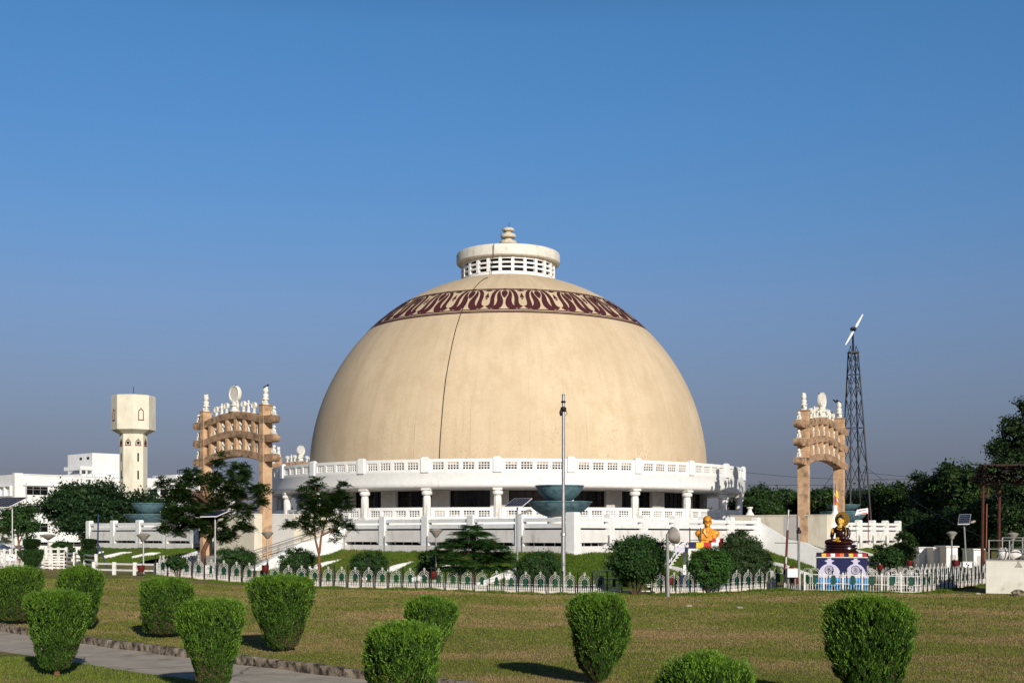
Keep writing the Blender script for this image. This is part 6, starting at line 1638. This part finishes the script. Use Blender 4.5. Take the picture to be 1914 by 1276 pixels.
# lotus plinth + body
zt0 = ztp+.27
su = thing("seated_statue", "seated meditating statue in shiny maroon robe with gilded face and hands", "statue", (q.x-.02, q.y, q.z+zt0), R_(-38))
m = MB(); m.lathe([(0, 0), (1.05, 0), (1.08, .06), (1.0, .12), (.92, .17), (1.0, .24), (.98, .32), (0, .32)], 40, sy=.72); m.build("lower_plinth", BUDD, su, smooth=True, angle=40)
m = MB(); m.lathe([(0, .32), (.86, .32), (.98, .40), (.95, .47), (.85, .50), (0, .50)], 40, sy=.72); m.build("upper_plinth", BUDD, su, smooth=True, angle=40)
z = .50
m = MB()
# crossed legs
m.tube([(-.20, .05, z+.17), (-.55, -.18, z+.16), (-.80, -.26, z+.14)], [.20, .19, .15], 12); m.tube([(.20, .05, z+.17), (.55, -.18, z+.16), (.80, -.26, z+.14)], [.20, .19, .15], 12)
m.tube([(-.80, -.28, z+.13), (-.40, -.50, z+.13), (.05, -.52, z+.14)], [.15, .13, .10], 12); m.tube([(.80, -.28, z+.13), (.40, -.50, z+.12), (0, -.54, z+.10)], [.15, .13, .10], 12)
m.ell((0, 0, z+.22), (.42, .34, .22), 16, 10)
m.ell((0, .02, z+.60), (.33, .24, .42), 16, 12); m.ell((0, .0, z+.92), (.40, .22, .24), 16, 10)
# upper arms and sleeves
m.tube([(-.38, .0, z+.98), (-.50, -.04, z+.70), (-.52, -.08, z+.48)], [.14, .13, .12], 12); m.tube([(-.52, -.08, z+.48), (-.42, -.34, z+.58), (-.34, -.42, z+.68)], [.12, .10, .08], 12)
m.tube([(.38, .0, z+.98), (.52, -.02, z+.70), (.50, -.08, z+.42)], [.14, .13, .12], 12); m.tube([(.50, -.08, z+.42), (.30, -.36, z+.38), (.10, -.44, z+.36)], [.12, .10, .08], 12)
remeshed(m, "robed_body", BUDD, su, .03, 5)
m = MB(); m.tube([(0, -.0, z+1.02), (0, -.02, z+1.25)], [.15, .12], 12); m.ell((0, -.12, z+1.03), (.18, .10, .12), 12, 8)
m.ell((0, -.03, z+1.42), (.175, .19, .23), 16, 12); m.ell((0, -.17, z+1.27), (.09, .06, .06), 10, 8); m.tube([(0, -.20, z+1.46), (0, -.25, z+1.37)], [.022, .04], 8)
for sx in (-1, 1): m.ell((sx*.18, .0, z+1.38), (.03, .05, .13), 8, 8); m.ell((sx*.075, -.19, z+1.465), (.05, .03, .022), 8, 6)
m.ell((0, -.215, z+1.315), (.06, .03, .02), 8, 6)
remeshed(m, "head", BUDG, su, .018, 3)
m = MB(); m.ell((0, .03, z+1.53), (.19, .195, .17), 16, 10); m.ell((0, .03, z+1.72), (.09, .09, .09), 12, 8); m.ell((0, .10, z+1.42), (.17, .13, .18), 12, 8); m.build("hair", mat("black_hair_paint", (.01,.008,.008), (.03,.02,.015), 30, .5, .6, 60), su, smooth=True, angle=80)
for sx in (-1, 1):
    e = MB().ell((sx*.072, -.216, z+1.455), (.034, .010, .007), 8, 6).build("eyelid", DARKM, su, smooth=True)
# raised right hand and lap hand: palm, four fingers, thumb
def hand(M, name):
    m = MB(); m.ell((0, 0, .05), (.055, .028, .07), 10, 8, None)
    for i, (x, L) in enumerate(((-.042, .10), (-.014, .12), (.014, .115), (.042, .09))): m.tube([(x, 0, .09), (x*1.1, -.006, .09+L*.55), (x*1.1, -.014, .09+L)], [.016, .015, .011], 7)
    m.tube([(-.05, 0, .03), (-.085, -.012, .07), (-.088, -.022, .11)], [.018, .016, .012], 7)
    m.v = [tuple(M @ Vector(v)) for v in m.v]; return remeshed(m, name, BUDG, su, .011, 1)
hand(Matrix.Translation((-.33, -.46, z+.70)) @ Matrix.Scale(1.25, 4), "raised_hand")
hand(Matrix.Translation((.10, -.46, z+.38)) @ Matrix.Rotation(R_(-100), 4, 'Y') @ Matrix.Scale(1.2, 4), "lap_hand")
m = MB(); m.ell((.12, -.60, z+.20), (.16, .07, .05), 10, 8); m.ell((-.16, -.58, z+.24), (.15, .07, .05), 10, 8); m.build("foot", BUDG, su, smooth=True)
m = MB(); m.tube([(-.24, -.02, z+1.10), (-.10, -.21, z+.92), (.08, -.23, z+.86), (.30, -.04, z+1.08)], [.028]*4, 8); m.build("robe_hem", BUDG, su, smooth=True)
m = MB(); m.tube([(.34, -.10, z+1.06), (.42, -.16, z+.80), (.40, -.2, z+.5)], [.014]*3, 6); m.build("robe_fold", BUDG, su, smooth=True)
HALO = mat("brown_gold_halo", (.30,.17,.04), (.18,.09,.02), 10, .5)
m = MB(); b = MB().lathe([(0, -.02), (.40, -.025), (.44, -.035), (.46, -.02), (.46, .02), (0, .03)], 32); Mx = Matrix.Translation((0, .20, z+1.50)) @ Matrix.Rotation(R_(90), 4, 'X'); m.add([Mx @ Vector(v) for v in b.v], b.f)
ho = m.build("halo", HALO, su, smooth=True, angle=40)
m = MB()
for k in range(24): a = k*math.pi/12; m.bar((.14*math.cos(a), .165, z+1.50+.14*math.sin(a)), (.43*math.cos(a), .165, z+1.50+.43*math.sin(a)), .012, .012)
m.build("halo_rays", BUDG, ho)

# ================================================================ GOLDEN BUST ON ITS PLATFORM
Yb = 80.0; kb = Yb/F; q = gY(1322, Yb); zb_ = lambda y: zat(y, Yb)-q.z
pf = thing("bust_platform", "raised white and blue platform trimmed with coloured squares under the golden bust", "platform", tuple(q))
zt_ = zb_(1024)
MB().box(-1.30, 1.9, -1.1, 1.4, zt_-.10, zt_).build("deck", WHITE, pf)
for x, y in ((-1.22, -1.0), (1.8, -1.0), (-1.22, 1.3), (1.8, 1.3)): MB().box(x-.09, x+.09, y-.09, y+.09, -.2, zt_-.10).build("post", WHITE, pf)
MB().box(-1.55, 2.0, -1.25, 1.4, -.2, zb_(1074)).build("base_block", LILAC, pf); MB().box(-1.56, 2.01, -1.27, -1.25, .0, zb_(1085)).build("blue_band", SKYB, pf)
cs = [NAVY, YEL, REDC, WHC, REDC, ORC, NAVY]
for i in range(7): MB().box(-1.28+i*.45, -1.28+(i+1)*.45-.01, -1.13, -1.105, zt_-.0, zt_+.42*0+.36).build("coloured_square", cs[i], pf)
for i, (c, x) in enumerate(((REDC, .20), (WHC, .42), (REDC, .66))): MB().box(x, x+.21, -.72, -.70, zt_+.36, zt_+.62).build("coloured_flag", c, pf)
m = MB()
for x in (-1.2, -.55): m.tube([(x, -1.0, zt_), (x, -1.0, zt_+1.25)], .035, 5)
m.tube([(-1.2, -1.0, zt_+.5), (-.2, -1.0, zt_+.5)], .02, 5); m.build("rail_post", DARKM, pf)
rp = thing("ramp", "curved white railed ramp stair rising to the golden bust's platform", "ramp", tuple(gY(1256, Yb)))
A0 = P(1247, 1066, Yb-.6); A1 = P(1289, 1023, Yb-.6)
m = MB(); m2 = MB(); prev = None; pts = []
for k in range(11):
    t_ = k/10; x = A0.x+(A1.x-A0.x)*t_; zc_ = A0.z+(A1.z-A0.z)*(math.sin(t_*math.pi/2)); pts.append(Vector((x, A0.y, zc_)))
for dy_ in (0, 1.1):
    off = Vector((0, dy_, 0)); m = MB()
    for dz_ in (0, .32): m.tube([p+off+Vector((0, 0, dz_)) for p in pts], .04, 6)
    for k in range(0, 11, 2): m.tube([pts[k]+off, pts[k]+off+Vector((0, 0, .32))], .025, 5)
    m.build("railing", WHITE, rp, world=True, smooth=True)
for k in range(10): p = pts[k]; m2.box(p.x, p.x+.15, p.y, p.y+1.1, p.z-.06, p.z-.0)
m2.build("treads", WHITE_LOW, rp, world=True)
m = MB(); m.bar(A1+Vector((-.9, 0, -.12)), A1+Vector((.1, 0, -.12)), .06, .30); m.build("landing_edge", LILAC, rp, world=True)
bu = thing("golden_bust", "large golden bust of a man in glasses and suit on the raised platform", "statue", (q.x-.0, q.y, q.z+zt_), R_(-4))
z = 0.0; s = 1.0
m = MB()
m.ell((0, .02, .72), (.60, .32, .50), 20, 14); m.tube([(-.52, .04, .92), (.52, .04, .92)], [.22, .22], 14); m.ell((0, .0, 1.05), (.42, .24, .22), 16, 10)
m.box(-.50, .50, -.30, .30, -.02, .90)
m.ell((-.58, .02, .90), (.16, .20, .20), 12, 8); m.ell((.58, .02, .90), (.16, .20, .20), 12, 8)
m.tube([(0, .02, 1.15), (0, -.02, 1.38)], [.19, .17], 14)
m.ell((0, -.02, 1.63), (.245, .27, .33), 20, 14); m.ell((0, -.12, 1.45), (.19, .18, .16), 14, 10)   # skull and jaw
m.ell((0, -.26, 1.36), (.09, .07, .06), 10, 8); m.tube([(0, -.28, 1.66), (0, -.36, 1.53)], [.028, .055], 8)
m.ell((-.10, -.24, 1.50), (.08, .06, .07), 10, 8); m.ell((.10, -.24, 1.50), (.08, .06, .07), 10, 8)
for sx in (-1, 1): m.ell((sx*.25, .0, 1.58), (.045, .06, .10), 10, 8); m.bar((sx*.18, -.26, 1.71), (sx*.04, -.28, 1.72), .04, .03)
m.ell((0, -.29, 1.435), (.085, .03, .018), 8, 6)
remeshed(m, "body", GOLD, bu, .028, 3)
m = MB(); m.ell((0, .05, 1.74), (.262, .27, .25), 18, 12); m.build("hair", mat("golden_hair", (.60,.30,.03), (.45,.20,.01), 14, .5, .5, 40), bu, smooth=True, angle=80)
m = MB()
for sx in (-1, 1):
    for k in range(12):
        a, b = 2*math.pi*k/12, 2*math.pi*(k+1)/12; m.bar((sx*.105+.075*math.cos(a), -.315, 1.62+.055*math.sin(a)), (sx*.105+.075*math.cos(b), -.315, 1.62+.055*math.sin(b)), .02, .02, (0, 1, 0))
    m.bar((sx*.18, -.31, 1.63), (sx*.26, .0, 1.62), .018, .018)
m.bar((-.03, -.32, 1.63), (.03, -.32, 1.63), .016, .016, (0, 1, 0)); m.build("glasses", mat("dark_gold", (.12,.04,.005), None, rough=.4), bu)
m = MB()
for sx in (-1, 1): m.add([(sx*.05, -.345, .62), (sx*.27, -.33, .98), (sx*.20, -.25, 1.20), (sx*.10, -.27, 1.12), (sx*.015, -.36, .66)], [(0,1,2,3,4)])
lp = m.build("lapel", GOLD, bu, fix=False); lp.modifiers.new("thick", 'SOLIDIFY').thickness = .035
m = MB(); m.prism([(-.03, 1.08), (.03, 1.08), (.05, .75), (0, .68), (-.05, .75)], -.345, -.30); m.build("tie", GOLD, bu)
m = MB(); m.box(.27, .35, -.32, -.26, .46, .72); m.tube([(.29, -.32, .60), (.29, -.32, .78)], .012, 6); m.tube([(.33, -.32, .60), (.33, -.32, .80)], .012, 6); m.build("pocket_pens", GOLD, bu)
